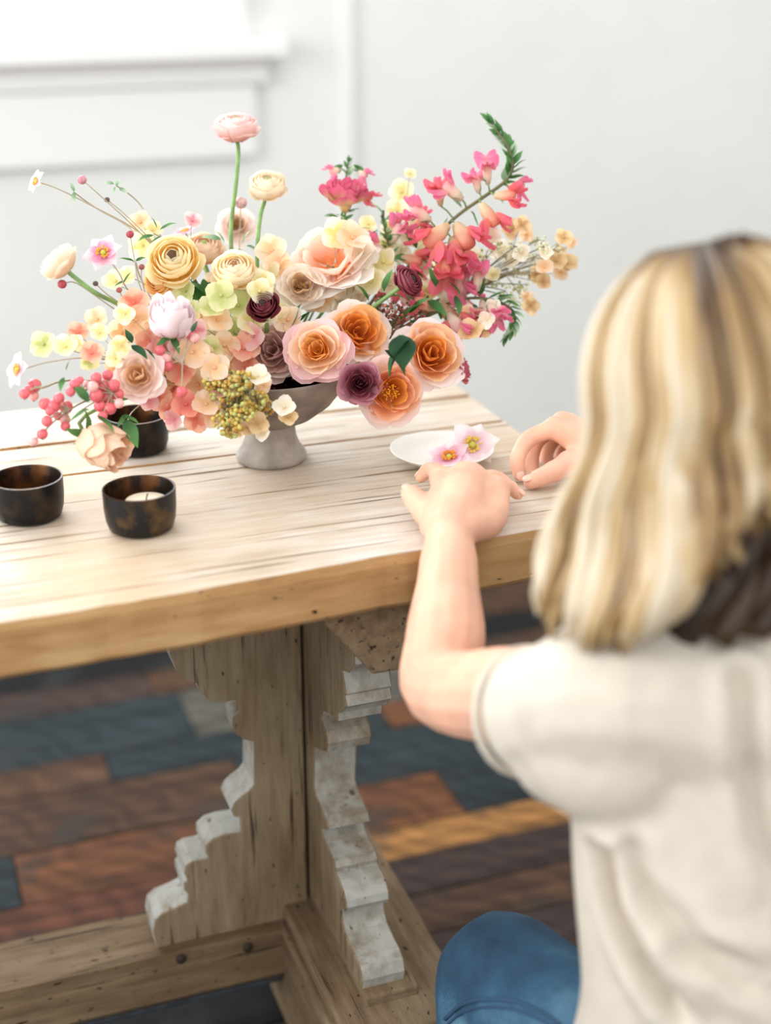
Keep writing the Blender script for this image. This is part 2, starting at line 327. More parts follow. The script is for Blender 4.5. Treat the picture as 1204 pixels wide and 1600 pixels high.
# ------------------------------------------------------------------ candle cups
def cup_mat(name, c1, c2):
    m, nt, b = nodes(name); b.inputs['Roughness'].default_value = .38; b.inputs['Metallic'].default_value = .55
    tc = nt.nodes.new('ShaderNodeTexCoord'); nz = nt.nodes.new('ShaderNodeTexNoise'); nz.inputs['Scale'].default_value = 38; nz.inputs['Detail'].default_value = 5
    nt.links.new(tc.outputs['Object'], nz.inputs[0]); rp = ramp(nt, [(.48, c1), (.72, c2)]); nt.links.new(nz.outputs['Fac'], rp.inputs[0]); nt.links.new(rp.outputs[0], b.inputs['Base Color']); return m
cup_o = cup_mat('blackened_metal', (22, 21, 22), (58, 46, 30)); cup_i = cup_mat('bronze_mottled_inside', (34, 22, 14), (120, 74, 34)); cup_b = cup_mat('bronze_flecked_metal', (34, 34, 36), (104, 80, 44))
vo, fo = lathe([(0, 0), (.030, 0), (.0345, .003), (.0372, .012), (.0385, .026), (.0388, .0455)]); vi, fi = lathe([(.0388, .0455), (.0372, .0458), (.0366, .0445), (.0362, .02), (.034, .006), (.03, .003), (0, .003)])
mo, mi_ = mesh('cup_wall', vo, fo, mats=[None]), mesh('cup_inside', vi, fi, mats=[None])
for (x, y), lab, mo_m in (((47, 806), 'empty black metal candle cup on the table, beside the flecked one', cup_o), ((221, 824), 'dark metal cup flecked with bronze holding a pale candle', cup_b), ((216, 702), 'blackened metal cup partly hidden by the drooping peach rose', cup_o)):
    p = onz(x, y, TT+.0005); t = thing('candle_cup', lab, 'cup', p, 'dark metal candle cups on the table')
    link('cup_wall', mo, t, mo_m); link('cup_inside', mi_, t, cup_i)
wax = simple('ivory_wax', (240, 226, 200), .5, sss=.3)
p = onz(221, 824, TT+.004); p += Vector((.008, .006, 0))
cn = thing('candle', 'round ivory candle lying inside the bronze flecked cup', 'candle', p)
v, f = lathe([(0, 0), (.0225, 0), (.0235, .003), (.0235, .026), (.022, .0285), (.012, .0275), (0, .0272)], 28); link('wax', mesh('wax', v, f), cn, wax)
v, f = tube([(0, 0, .026), (.0005, 0, .031), (.002, 0, .035)], .0008, 6); link('wick', mesh('wick', v, f), cn, simple('burnt_wick', (40, 34, 28), .9))

# ------------------------------------------------------------------ saucer
pl_m = simple('white_glazed_china', (240, 238, 232), .25)
p = onz(690, 720, TT+.0005)
v, f = lathe([(0, .003), (.030, .003), (.032, 0), (.035, 0), (.036, .004), (.050, .008), (.0615, .0155), (.0625, .0168), (.0612, .0172), (.048, .0105), (.034, .0065), (0, .006)], 48)
pl = link('saucer', mesh('saucer', v, f), None, pl_m); pl.location = p; tag(pl, 'small white china saucer on the table under two loose flowers', 'saucer')
PLATE = p

# ------------------------------------------------------------------ footed bowl
bowl_m = simple('taupe_stone_glaze', (126, 114, 104), .7, .16, 26, .25)
BC = onz(424, 717, TT); BX, BY = BC.x, BC.y
bowl = thing('footed_bowl', 'taupe footed compote bowl with whitewashed foot, full of flowers', 'bowl', (BX, BY, TT+.0005))
v, f = lathe([(0, 0), (.040, 0), (.0425, .003), (.0425, .008), (.040, .012), (.035, .018), (.0305, .030), (.0295, .040), (.030, .046)]); link('foot', mesh('foot', v, f), bowl, simple('whitewashed_stone', (166, 158, 148), .7, .16, 30, .3))
v, f = lathe([(.0, .042), (.03, .046), (.052, .056), (.074, .073), (.090, .094), (.098, .114), (.0985, .117), (.0955, .117), (.087, .097), (.070, .077), (.048, .062), (.02, .056), (0, .055)]); link('basin', mesh('basin', v, f), bowl, bowl_m)
RIMZ = TT+.117
#FLOWERS_BEGIN
# ------------------------------------------------------------------ flowers: materials and petal shapes
def petal_mat(name, base, tip, trans=.38, p0=.25, p1=.9, mid=None):
    if name in MATS: return MATS[name]
    lift = lambda c: tuple(255*(v/255)**.72 for v in c) if max(c) > 170 else c
    base, tip = lift(base), lift(tip); mid = lift(mid) if mid else None
    m = bpy.data.materials.new(name); m.use_nodes = True; nt = m.node_tree; nt.nodes.remove(nt.nodes['Principled BSDF'])
    N = nt.nodes.new; L = nt.links.new
    a = N('ShaderNodeAttribute'); a.attribute_name = 't'
    tc = N('ShaderNodeTexCoord'); nz = N('ShaderNodeTexNoise'); nz.inputs['Scale'].default_value = 3; nz.inputs['Detail'].default_value = 3; L(tc.outputs['Object'], nz.inputs[0])
    ad = N('ShaderNodeMath'); ad.operation = 'MULTIPLY_ADD'; ad.inputs[1].default_value = .25; L(nz.outputs['Fac'], ad.inputs[0]); L(a.outputs['Fac'], ad.inputs[2])
    rp = ramp(nt, [(p0+.12, base)] + ([((p0+p1)/2+.12, mid)] if mid else []) + [(p1+.12, tip)]); L(ad.outputs[0], rp.inputs[0])
    oi = N('ShaderNodeObjectInfo'); hs = N('ShaderNodeHueSaturation'); mr = N('ShaderNodeMapRange'); mr.inputs[3].default_value = .93; mr.inputs[4].default_value = 1.05; L(oi.outputs['Random'], mr.inputs[0]); L(mr.outputs[0], hs.inputs['Value']); L(rp.outputs[0], hs.inputs['Color'])
    d = N('ShaderNodeBsdfDiffuse'); t = N('ShaderNodeBsdfTranslucent'); L(hs.outputs[0], d.inputs[0]); L(hs.outputs[0], t.inputs[0])
    g = N('ShaderNodeBsdfGlossy'); g.inputs['Roughness'].default_value = .5
    m1 = N('ShaderNodeMixShader'); m1.inputs[0].default_value = trans; L(d.outputs[0], m1.inputs[1]); L(t.outputs[0], m1.inputs[2])
    m2 = N('ShaderNodeMixShader'); m2.inputs[0].default_value = .03; L(m1.outputs[0], m2.inputs[1]); L(g.outputs[0], m2.inputs[2])
    L(m2.outputs[0], nt.nodes['Material Output'].inputs[0]); MATS[name] = m; return m
PM = {}
def grid_mesh(key, fn, nu, nv):
    if key in PM: return PM[key]
    V = []; T = []; Fc = []
    for j in range(nv+1):
        for i in range(nu+1):
            p, t = fn(i/nu*2-1, j/nv); V.append(p); T.append(t)
    for j in range(nv):
        for i in range(nu): a = j*(nu+1)+i; Fc.append((a, a+1, a+nu+2, a+nu+1))
    me = mesh('petal', V, Fc); at_ = me.attributes.new('t', 'FLOAT', 'POINT'); at_.data.foreach_set('value', T)
    me.materials.append(None); PM[key] = me; return me
def cup_petal(Rr, h, span, curl=0, ruff=.03, seed=0, nu=6, nv=6, pw=1.7, notch=.22):
    def fn(u, v):
        ve = max(0, v*(1-notch*abs(u)**2.6)) ; r = Rr*math.sin(min(1, ve)*PI/2)**.8+curl*ve**4+.02
        z = h*ve**pw-abs(curl)*.45*ve**5; an = u*math.radians(span)/2*(.45+.55*ve)
        r *= 1+ruff*math.sin(3.1*u+seed)*ve; z += ruff*math.cos(4.3*u+seed*1.7)*ve*.8
        return (r*math.cos(an), r*math.sin(an), z), ve
    return grid_mesh(('c', Rr, h, span, curl, ruff, seed, pw, notch), fn, nu, nv)
def ball_petal(r, th, span, seed=0, z0=0, sq=.9):
    def fn(u, v):
        ve = v*(1-.14*abs(u)**2.5); a = math.radians(165+(th-165)*ve); an = u*math.radians(span)/2; rr = r*(1+.03*math.sin(4*u+seed)*ve+.02*ve**3)
        return (rr*math.sin(a)*math.cos(an), rr*math.sin(a)*math.sin(an), rr*sq*math.cos(a)+z0), ve
    return grid_mesh(('b', r, th, span, seed, z0, sq), fn, 6, 7)
def flat_petal(l, wd, lift=.15, droop=.1, seed=0, point=.0, nu=4, nv=6, r0=.08):
    def fn(u, v):
        wv_ = wd*(math.sin(PI*min(1, (v*.9+.1))**(.75+point))**.8 if v < 1 else .12)
        x = r0+l*v*(1-.06*u*u); y = u*wv_/2; z = lift*v-droop*v**3+.12*wd*u*u*(1-.4*v)+.03*math.sin(5*u+seed)*v
        return (x, y, z), v
    return grid_mesh(('f', l, wd, lift, droop, seed, point, r0), fn, nu, nv)
def leaf_mesh(seed=0, wd=.42, bend=.25):
    def fn(u, v):
        wv_ = wd*math.sin(PI*min(1, v*.97+.015)**.8); return (v, u*wv_/2, -bend*v*v+.15*abs(u)*wv_+.02*math.sin(9*v+seed)), v
    return grid_mesh(('l', seed, wd, bend), fn, 4, 7)
GREEN = petal_mat('leaf_green', (58, 104, 52), (96, 150, 84), .3); DGREEN = petal_mat('dark_leaf_green', (24, 62, 34), (44, 92, 52), .15)
SAGE = petal_mat('pale_sage_leaf', (120, 160, 120), (170, 200, 160), .35); STEM = simple('fresh_stem_green', (122, 158, 92), .5, .15, 40); TSTEM = simple('thin_brown_stem', (168, 156, 132), .6)
DSTEM = simple('olive_brown_stem', (108, 104, 66), .6)
def align(axis, spin=0): return axis.to_track_quat('Z', 'Y').to_matrix().to_4x4() @ Matrix.Rotation(spin, 4, 'Z')
def along(d, up=Vector((0, 0, 1))):
    d = d.normalized(); y = up.cross(d); y = y.normalized() if y.length > 1e-3 else Vector((1, 0, 0)); z = d.cross(y)
    return Matrix((d, y, z)).transposed().to_4x4()
def anchor(): a = R(0, 2*PI); r = R(0, .045); return Vector((BX+r*math.cos(a), BY+r*math.sin(a), TT+.064+R(0, .012)))
def stem_to_bowl(t, start, out, rad=.0022, mat=None, n=12, extra=None):
    e = anchor(); mouth = Vector((BX+(start.x-BX)*.28, BY+(start.y-BY)*.28, RIMZ+.012)); path = bez([start, start+out] + (extra or []) + [mouth.lerp(start, .25), mouth, e], n)
    v, f = tube([p-t.location for p in path], rad, 6); return link('stem', mesh('stem', v, f), t, mat or STEM)
def ring(t, me_list, n, M, size, mat, name='petal', tilt=.08, z=0, phase=None):
    ph = R(0, 2*PI) if phase is None else phase
    for k in range(n):
        s = size*R(.95, 1.05); A = M @ Matrix.Rotation(ph+2*PI*k/n+R(-.1, .1), 4, 'Z') @ Matrix.Translation((0, 0, z*size)) @ Matrix.Rotation(R(-tilt, tilt), 4, 'Y') @ Matrix.Rotation(R(-tilt, tilt), 4, 'X') @ Matrix.Scale(s, 4)
        link(name, random.choice(me_list), t, mat, A)
def leaf(t, p, d, L_, mat=GREEN, name='leaf', wd=.42, bend=.25, roll=0):
    M = Matrix.Translation(Vector(p)-t.location) @ along(Vector(d)) @ Matrix.Rotation(roll, 4, 'X') @ Matrix.Scale(L_, 4); return link(name, leaf_mesh(random.randint(0, 2), wd, bend), t, mat, M)
def stamens(t, M, size, mat, r0=.08, r1=.2, n=40, z=.1, h=.22, name='stamens', dot=.03):
    ps = []
    for k in range(n):
        a = R(0, 2*PI); q = R(r0, r1); ps.append(ico(dot, 1, c=(q*math.cos(a), q*math.sin(a), z+h*R(.7, 1)*(1-.3*q))))
        ps.append(tube([(q*.4*math.cos(a), q*.4*math.sin(a), z), (q*math.cos(a), q*math.sin(a), z+h*.8)], dot*.3, 3, False))
    v, f = merge(ps); link(name, mesh(name, v, f), t, mat, M @ Matrix.Scale(size, 4))
D0 = 1.735
def head_pos(x, y, dD): return at(x, y, D0+dD)
def rad_of(w_, dD): return w_/2/F*(D0+dD)

ROSE = [(.17, .60, 150, .0, .09), (.30, .64, 140, .0, .10), (.44, .66, 125, .0, .10), (.60, .62, 112, .04, .09), (.78, .52, 104, .08, .08), (.92, .36, 96, .12, .08), (1.0, .16, 92, .14, .08)]
def rose(label, x, y, w_, dD, ax, inner, mid, outer, key, name='garden_rose', drop=0, nlist=(3, 4, 5, 5, 5, 6, 5), group=None, stam=None, stem=True, close=0):
    p = head_pos(x, y, dD); size = rad_of(w_, dD)/1.08; ax = face(*ax); t = thing(name, label, 'flower', p, group)
    mi = petal_mat(key+'_inner', inner[0], inner[1]); mm_ = petal_mat(key+'_mid', mid[0], mid[1]); mo_ = petal_mat(key+'_outer', outer[0], outer[1])
    M = Matrix.Translation(-ax*size*.36) @ align(ax, R(0, 6))
    for k, (r, h, sp, cu, ru) in enumerate(ROSE):
        if k < drop: continue
        if close: r, h, cu = r*(1-.3*close), h*(1+.45*close)+.55*close*r, -.16*close*r
        ring(t, [cup_petal(r, h*(1-.0), sp, cu, ru, s) for s in (0, 1, 2)], nlist[k], M, size, mi if k < 3 else mm_ if k < 5 else mo_, tilt=.15)
    if stam: stamens(t, M, size, stam, .06, .3, 46, .12, .26)
    v, f = lathe([(0, -.16), (.09, -.15), (.14, -.06), (.16, .02)], 10); link('calyx', mesh('calyx', v, f), t, STEM, M @ Matrix.Scale(size, 4))
    for k in range(4): link('sepal', leaf_mesh(k % 3, .4, .3), t, GREEN, M @ Matrix.Rotation(k*PI/2, 4, 'Z') @ Matrix.Rotation(.3, 4, 'Y') @ Matrix.Scale(size*.6, 4))
    if stem: stem_to_bowl(t, p-ax*size*.5, -ax*size*1.2)
    return t
def ranunculus(label, x, y, w_, dD, ax, base, tip, key, eye=None, group=None, name='ranunculus', stempath=None, n=6, openness=0):
    p = head_pos(x, y, dD); size = rad_of(w_, dD)/1.02; ax = face(*ax); t = thing(name, label, 'flower', p, group)
    mt = petal_mat(key, base, tip, .5, .45, .95); M = align(ax, R(0, 6))
    for k in range(n):
        q = k/(n-1); r = .30+.66*q; th = 26+52*q+openness
        ring(t, [ball_petal(round(r, 3), th, 92, s, round(.10*(1-q), 3), .86) for s in (0, 1)], 5, M, size, mt, tilt=.05)
    ring(t, [cup_petal(.98, .42, 80, .12, .05, s) for s in (0, 1)], 5, M, size, mt, tilt=.12, z=-.62)
    v, f = ico(.25, 2, (1, 1, .8), (0, 0, .16)); link('eye', mesh('eye', v, f), t, eye or simple('green_eye', (150, 160, 90), .6), M @ Matrix.Scale(size, 4))
    for k in range(5): link('sepal', leaf_mesh(k % 3, .45, -.3), t, SAGE, M @ Matrix.Translation((0, 0, -.78*size)) @ Matrix.Rotation(k*PI*.4, 4, 'Z') @ Matrix.Rotation(.25, 4, 'Y') @ Matrix.Scale(size*.45, 4))
    if stempath:
        path = catmull([p-ax*size*.7] + [at(a, b, D0+c) for a, b, c in stempath], 5) ; e = anchor(); path += bez([path[-1], path[-1].lerp(e, .5)+Vector((0, 0, .01)), e], 5)[1:]
        v, f = tube([q-t.location for q in path], .0026, 8); link('stem', mesh('stem', v, f), t, STEM)
    else: stem_to_bowl(t, p-ax*size*.7, -ax*size*1.2, .0026)
    return t
def anemone(label, x, y, w_, dD, ax, c0, c1, key, np_=6, stem=True, stempath=None, name='japanese_anemone', pos=None, lift=.25, yel=(232, 176, 60), size=None, group=None):
    p = pos if pos is not None else head_pos(x, y, dD); size = size or rad_of(w_, dD)/1.08; ax = ax if isinstance(ax, Vector) else face(*ax); t = thing(name, label, 'flower', p, group); M = align(ax, R(0, 6))
    mt = petal_mat(key, c0, c1, .45); ring(t, [flat_petal(1, .92, lift, .12, s) for s in (0, 1, 2)], np_, M, size, mt, tilt=.12)
    v, f = ico(.16, 2, (1, 1, .8), (0, 0, .1)); link('pistil', mesh('pistil', v, f), t, simple('lime_pistil', (196, 196, 80), .6), M @ Matrix.Scale(size, 4))
    stamens(t, M, size, simple('golden_anthers_%d' % yel[1], yel, .7), .2, .36, 44, .06, .2, dot=.045)
    if stempath:
        path = catmull([p-ax*size*.05] + [at(a, b, D0+c) for a, b, c in stempath], 5); e = anchor(); path += bez([path[-1], path[-1].lerp(e, .5)+Vector((0, 0, .02)), e], 6)[1:]
        v, f = tube([q-t.location for q in path], .0008, 5); link('stem', mesh('stem', v, f), t, TSTEM)
    elif stem: stem_to_bowl(t, p-ax*size*.05, -ax*size*.9, .001, TSTEM)
    return t

# ---- garden roses
CO = ((196, 76, 8), (240, 146, 52)); CP_ = ((244, 186, 120), (252, 222, 190)); PK = ((248, 210, 180), (252, 236, 236)); PK2 = ((246, 206, 180), (248, 214, 220))
rose('apricot garden rose between the cream pink rose and the dark green leaf', 560, 517, 104, -.06, (.25, .25, 1), CO, ((224, 112, 26), (250, 186, 118)), ((246, 186, 132), (250, 234, 224)), 'apricot')
rose('cream garden rose with golden heart and pink rim, beside the mauve rose', 495, 545, 100, -.09, (-.05, .12, 1), ((226, 120, 14), (248, 190, 110)), ((240, 160, 70), (252, 226, 200)), ((252, 218, 196), (246, 192, 196)), 'cream_gold')
rose('large orange hearted rose with blush outer petals beside the dark green leaf', 676, 552, 112, -.05, (.35, .2, 1), ((190, 76, 8), (240, 146, 56)), ((222, 100, 22), (250, 200, 150)), PK, 'orange_heart')
rose('open orange rose showing yellow stamens, lowest over the bowl rim', 612, 612, 108, -.08, (.35, -.15, 1), CO, ((232, 120, 56), (248, 184, 140)), ((248, 196, 150), (250, 222, 218)), 'open_orange', drop=2, stam=simple('amber_stamens', (240, 166, 36), .6), nlist=(4, 5, 4, 6, 6, 6, 5))
rose('dusty mauve garden rose with folded petals above the bowl', 425, 547, 92, -.06, (-.3, .1, 1), ((150, 96, 82), (206, 160, 146)), ((186, 130, 116), (222, 180, 168)), ((206, 156, 142), (236, 204, 194)), 'dusty_mauve')
rose('pale shell pink rose with tan heart beside the coral berries', 214, 586, 80, -.15, (-.2, .1, 1), ((210, 150, 96), (240, 196, 150)), ((244, 206, 180), (250, 226, 212)), ((248, 220, 208), (250, 230, 226)), 'shell_pink')
rose('peach rose drooping sideways over the dark cup', 152, 690, 132, -.165, (.72, -.5, .3), ((230, 150, 100), (244, 190, 150)), ((238, 170, 130), (248, 206, 172)), ((238, 160, 130), (248, 214, 180)), 'drooping_peach', close=1)
rose('pale lilac pink rose seen side on above the shell pink rose', 268, 508, 116, -.135, (.1, .75, .5), ((238, 190, 200), (248, 222, 228)), ((246, 214, 222), (250, 230, 234)), ((246, 214, 224), (250, 234, 238)), 'lilac_pink', close=1)
rose('beige open rose with brown gold heart, left of the blush poppy', 470, 446, 74, -.03, (0, .35, 1), ((150, 96, 40), (226, 180, 130)), ((236, 206, 170), (244, 224, 202)), ((244, 224, 204), (248, 234, 220)), 'beige_open', drop=2, stam=simple('brown_gold_stamens', (170, 116, 40), .7))
# big loose blush bloom behind
rose('large loose blush white bloom with orange throat at the top of the bowl', 516, 400, 140, -.01, (-.15, .62, .75), ((226, 90, 20), (250, 190, 140)), ((236, 120, 60), (252, 226, 206)), ((250, 226, 210), (253, 246, 240)), 'blush_bloom', name='peony', drop=3, nlist=(0, 0, 0, 4, 5, 6, 6))
rose('pale blush rose with brown heart behind the slim pink bud', 370, 352, 62, .10, (.15, .3, 1), ((140, 90, 50), (236, 196, 160)), ((248, 220, 200), (250, 232, 222)), ((250, 226, 212), (252, 238, 232)), 'pale_blush', drop=2, stam=simple('brown_gold_stamens', (150, 110, 60), .7))
# ---- ranunculus
ranunculus('pink ranunculus nodding on the tallest bare stem', 368, 194, 68, .02, (-.02, .82, .55), (246, 190, 176), (250, 214, 208), 'blush_ranunculus', stempath=[(372, 240, .02), (368, 290, .02), (362, 340, .02), (361, 385, .01), (372, 470, 0)])
ranunculus('cream ranunculus on a shorter stem beside the tallest pink one', 417, 286, 60, .01, (.05, .7, .7), (248, 220, 178), (252, 240, 212), 'cream_ranunculus', stempath=[(407, 335, .01), (402, 385, .0), (402, 430, 0), (405, 500, 0)])
EYE = simple('dark_brown_eye', (84, 52, 22), .7, .4, 60)
ranunculus('golden yellow ranunculus with dark brown eye', 270, 403, 84, -.07, (.0, .3, 1), (255, 206, 96), (255, 242, 196), 'golden_ranunculus', eye=EYE, openness=6)
ranunculus('pale apricot ranunculus with brown eye below the two tall stems', 366, 419, 72, -.07, (-.0, .6, .9), (255, 212, 130), (255, 244, 212), 'apricot_ranunculus', eye=simple('tan_eye', (150, 100, 50), .7, .3, 60))
ranunculus('pale cream peach ranunculus on a green stem out at the side', 88, 406, 66, -.15, (-.6, .6, .2), (248, 220, 184), (252, 236, 214), 'peach_cream_ranunculus', stempath=[(115, 432, -.15), (150, 458, -.14), (190, 478, -.11), (300, 540, -.04)])
ranunculus('orange ranunculus half hidden under the golden one', 246, 436, 52, -.05, (-.5, -.1, .9), (242, 170, 84), (252, 210, 140), 'orange_ranunculus')
ranunculus('peach ranunculus behind the golden and the apricot ones', 318, 385, 62, .02, (.1, .6, .7), (242, 190, 140), (250, 222, 190), 'soft_peach_ranunculus')
# ---- dark blooms
MAR = ((60, 16, 26), (120, 44, 60))
ranunculus('small maroon ranunculus above the mauve rose', 410, 475, 50, -.09, (-.1, .3, 1), (78, 22, 34), (148, 74, 84), 'maroon_ranunculus', eye=simple('black_eye', (30, 14, 18), .7), openness=8)
ranunculus('maroon ranunculus bud facing aside below the tall snapdragon', 641, 438, 52, -.06, (.65, .35, .6), (84, 24, 36), (166, 84, 96), 'maroon_bud', eye=simple('black_eye', (30, 14, 18), .7), openness=10)
rose('wine red double bloom between the open orange rose and the cream rose', 562, 598, 66, -.10, (.05, 0, 1), ((84, 30, 44), (150, 76, 92)), ((110, 42, 60), (166, 92, 108)), ((124, 52, 70), (182, 112, 126)), 'wine', name='lisianthus')
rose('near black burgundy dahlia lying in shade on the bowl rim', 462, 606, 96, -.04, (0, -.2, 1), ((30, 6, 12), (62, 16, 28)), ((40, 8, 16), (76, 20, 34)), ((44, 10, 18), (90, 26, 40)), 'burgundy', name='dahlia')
# ---- carnations
def carnation(label, x, y, w_, dD, ax, base, tip, key, stem=True):
    p = head_pos(x, y, dD); size = rad_of(w_, dD); ax = face(*ax); t = thing('carnation', label, 'flower', p); M = Matrix.Translation(-ax*size*.5) @ align(ax, 1.0)
    mt = petal_mat(key, base, tip, .3, .45, .85)
    for r, h, n in ((.25, 1.0, 6), (.5, .98, 8), (.75, .9, 9), (.95, .72, 9)):
        ring(t, [cup_petal(r, h, 62, .06, .12, s*2.1, 8, 6, 1.25, .12) for s in (0, 1, 2)], n, M, size, mt, tilt=.14)
    v, f = lathe([(0, -.35), (.16, -.33), (.26, -.1), (.34, .12), (.40, .25)], 12); link('calyx', mesh('calyx', v, f), t, simple('tan_calyx', (206, 170, 120), .6, .1), M @ Matrix.Scale(size, 4))
    for k in range(3): a = R(0, 6); leaf(t, p-ax*size*(.9+.2*k), (math.cos(a), math.sin(a), .6), .02, GREEN)
    if stem: stem_to_bowl(t, p-ax*size*.8, -ax*size*1.6, .002)
    return t
carnation('frilled magenta carnation standing above the blush bloom', 540, 302, 72, .03, (.05, .8, .5), (222, 176, 130), (206, 76, 108), 'magenta_carnation')
carnation('small rose tinted carnation peeping out behind the orange hearted rose', 722, 578, 40, -.02, (.8, .2, .2), (196, 150, 110), (190, 82, 96), 'rose_carnation')
# ---- anemones
AP = ((232, 140, 176), (250, 226, 236)); AW = ((246, 212, 224), (252, 244, 246))
anemone('pale pink anemone seen edge on at the far tip of a thin stem', 58, 284, 42, -.1, (-.65, .2, .6), *AW, 'pale_anemone', stempath=[(90, 295, -.1), (150, 325, -.08), (220, 365, -.05), (300, 440, -.02)])
anemone('pink anemone with one deep pink petal beside the peach cream ranunculus', 162, 396, 66, -.12, (-.1, .3, 1), *AP, 'pink_anemone', stempath=[(185, 425, -.12), (205, 460, -.1), (280, 540, -.04)])
anemone('soft pink anemone half hidden behind the golden ranunculus', 290, 364, 48, .05, (-.3, .8, .4), *AP, 'soft_anemone')
anemone('white pink anemone hanging beside the outermost coral berries', 30, 578, 62, -.17, (-.75, .1, .6), *AW, 'white_anemone', stempath=[(80, 565, -.16), (150, 560, -.14), (260, 580, -.06)])
anemone('loose pink anemone lying on the saucer next to the fingers', 0, 0, 0, 0, face(-.15, .75, .6), (240, 170, 196), (252, 232, 240), 'saucer_anemone', stem=False, pos=at(702, 717, 1.725), size=.027, yel=(236, 160, 40))
anemone('loose white pink anemone with lime heart propped on the saucer', 0, 0, 0, 0, face(.1, .45, 1), *AW, 'saucer_anemone_white', stem=False, pos=at(737, 697, 1.742), size=.030, yel=(238, 206, 70))
# ---- round anemone buds on wiry stems
def bud(label, x, y, r, dD, col, path, cat='bud', group=None):
    p = head_pos(x, y, dD); rr = r/F*(D0+dD); t = thing('anemone_bud', label, cat, p, group)
    v, f = ico(rr, 2, (1, 1, .95)); link('bud', mesh('bud', v, f), t, simple('bud_%d_%d_%d' % col, col, .6, .15, 200))
    e = anchor(); pa = catmull([p] + [at(a, b, D0+c) for a, b, c in path], 5); pa += bez([pa[-1], pa[-1].lerp(e, .5)+Vector((0, 0, .02)), e], 6)[1:]
    v, f = tube([q-p for q in pa], .0007, 5); link('stem', mesh('stem', v, f), t, TSTEM); return t
PB, RB, DB = (206, 140, 152), (168, 66, 74), (92, 70, 66)
bud('rosy round bud near the edge on anemone', 128, 281, 7.5, -.08, PB, [(150, 300, -.08), (215, 360, -.05), (300, 450, 0)])
bud('tiny dark bud below the green leaf tuft on a wiry stem', 167, 312, 4.5, -.06, DB, [(195, 335, -.05), (235, 375, -.04), (300, 450, 0)])
bud('dark red bud standing between the pink anemone and the golden ranunculus', 203, 366, 6.5, -.08, RB, [(210, 405, -.08), (222, 455, -.07), (270, 530, -.04)])
bud('small brownish bud left of the orange ranunculus', 221, 417, 5, -.07, (150, 84, 80), [(222, 440, -.07), (240, 490, -.06), (290, 540, -.03)])
bud('red bud under the peach cream ranunculus', 97, 444, 7.5, -.15, RB, [(118, 442, -.14), (160, 470, -.12), (260, 540, -.05)])
bud('tiny dark bud on the wire beside the red bud', 149, 443, 4.5, -.13, DB, [(165, 458, -.12), (195, 480, -.1), (270, 540, -.05)])
bud('small red brown bud above the salmon florets', 186, 453, 5, -.12, (160, 90, 84), [(200, 475, -.11), (270, 540, -.05)])
bud('slim pink bud on a pale stem between the two tall ranunculus', 376, 317, 10, .03, (222, 178, 180), [(375, 350, .03), (374, 390, .02), (380, 470, 0)])
# ---- leafy wire sprigs
def leafy(label, pts, dD, leaves, mat=GREEN, name='leafy_sprig', rad=.0008, wide=.5, sd=.06):
    pa = catmull([at(a, b, D0+dD+(sd if i else 0)) for i, (a, b) in enumerate(pts)], 5); t = thing(name, label, 'foliage', pa[0]); e = anchor(); pa2 = pa + bez([pa[-1], pa[-1].lerp(e, .5)+Vector((0, 0, .02)), e], 6)[1:]
    v, f = tube([q-pa[0] for q in pa2], rad, 5); link('stem', mesh('stem', v, f), t, TSTEM if rad < .001 else DSTEM)
    for x, y, dx, dy, L_ in leaves:
        d = RT*dx-UP*dy-FW*R(.1, .5); leaf(t, at(x, y, D0+dD-.004), d, L_/F*(D0+dD), mat, wd=wide, roll=R(-.6, .6))
    return t
leafy('green leaf tuft at the end of a wiry stem', [(182, 290), (215, 315), (245, 360), (320, 460)], -.06, [(178, 288, -1, -.3, 16), (182, 292, .3, -1, 14), (186, 294, 1, .5, 16), (180, 292, -.3, 1, 12)], SAGE)
leafy('wiry stem with a small green leaf pair behind the rosy bud', [(115, 300), (150, 325), (215, 365), (300, 450)], -.09, [(115, 300, -.2, -1, 18), (115, 301, .1, 1, 16)], SAGE)
leafy('bright green leaves above the golden ranunculus', [(240, 365), (262, 380), (300, 450)], -.05, [(240, 368, -1, .2, 26), (250, 360, .9, -.6, 28), (244, 356, -.2, -1, 18), (255, 372, -.9, .3, 22)])
leafy('dusty green leaves on a thin stem beside the dark red bud', [(212, 410), (222, 440), (270, 530)], -.1, [(210, 410, -1, -.5, 24), (212, 408, .9, -.5, 16), (192, 446, .4, -.9, 26), (196, 440, -.6, .2, 20)])
leafy('dark green leaves beside the lilac pink rose', [(200, 535), (240, 560), (320, 580)], -.15, [(205, 540, .9, .5, 34), (206, 536, -.3, -.8, 24), (225, 545, .8, .5, 24), (300, 520, .3, -.9, 20)], DGREEN)
leafy('green leaves and thick stems between the golden and apricot ranunculus', [(300, 430), (322, 470), (360, 540)], -.03, [(300, 440, .5, 1, 44), (318, 436, .2, 1, 40), (330, 470, -.6, -.8, 44), (345, 470, -.2, -1, 36), (290, 462, .8, .5, 40), (335, 440, -.5, .8, 36)], GREEN, rad=.002)
leafy('large dark green rose leaf between the apricot and orange hearted roses', [(618, 556), (616, 545), (560, 560)], -.15, [(640, 532, -.75, .8, 66), (626, 524, .1, 1, 52), (600, 548, .8, .6, 50)], DGREEN, wide=.85, sd=.10)
leafy('broad green leaves hanging beside the coral berries', [(128, 640), (165, 620), (240, 600)], -.18, [(140, 640, -1, .4, 38), (138, 628, -.6, -.9, 36), (150, 650, .9, .5, 40), (100, 590, -.3, .9, 22), (104, 578, .2, -1, 18)])
leafy('narrow green leaf hanging in front of the dark cup', [(198, 660), (210, 640), (260, 600)], -.16, [(196, 656, .5, 1, 46), (190, 650, .9, .2, 30), (200, 648, -.8, .7, 26)])
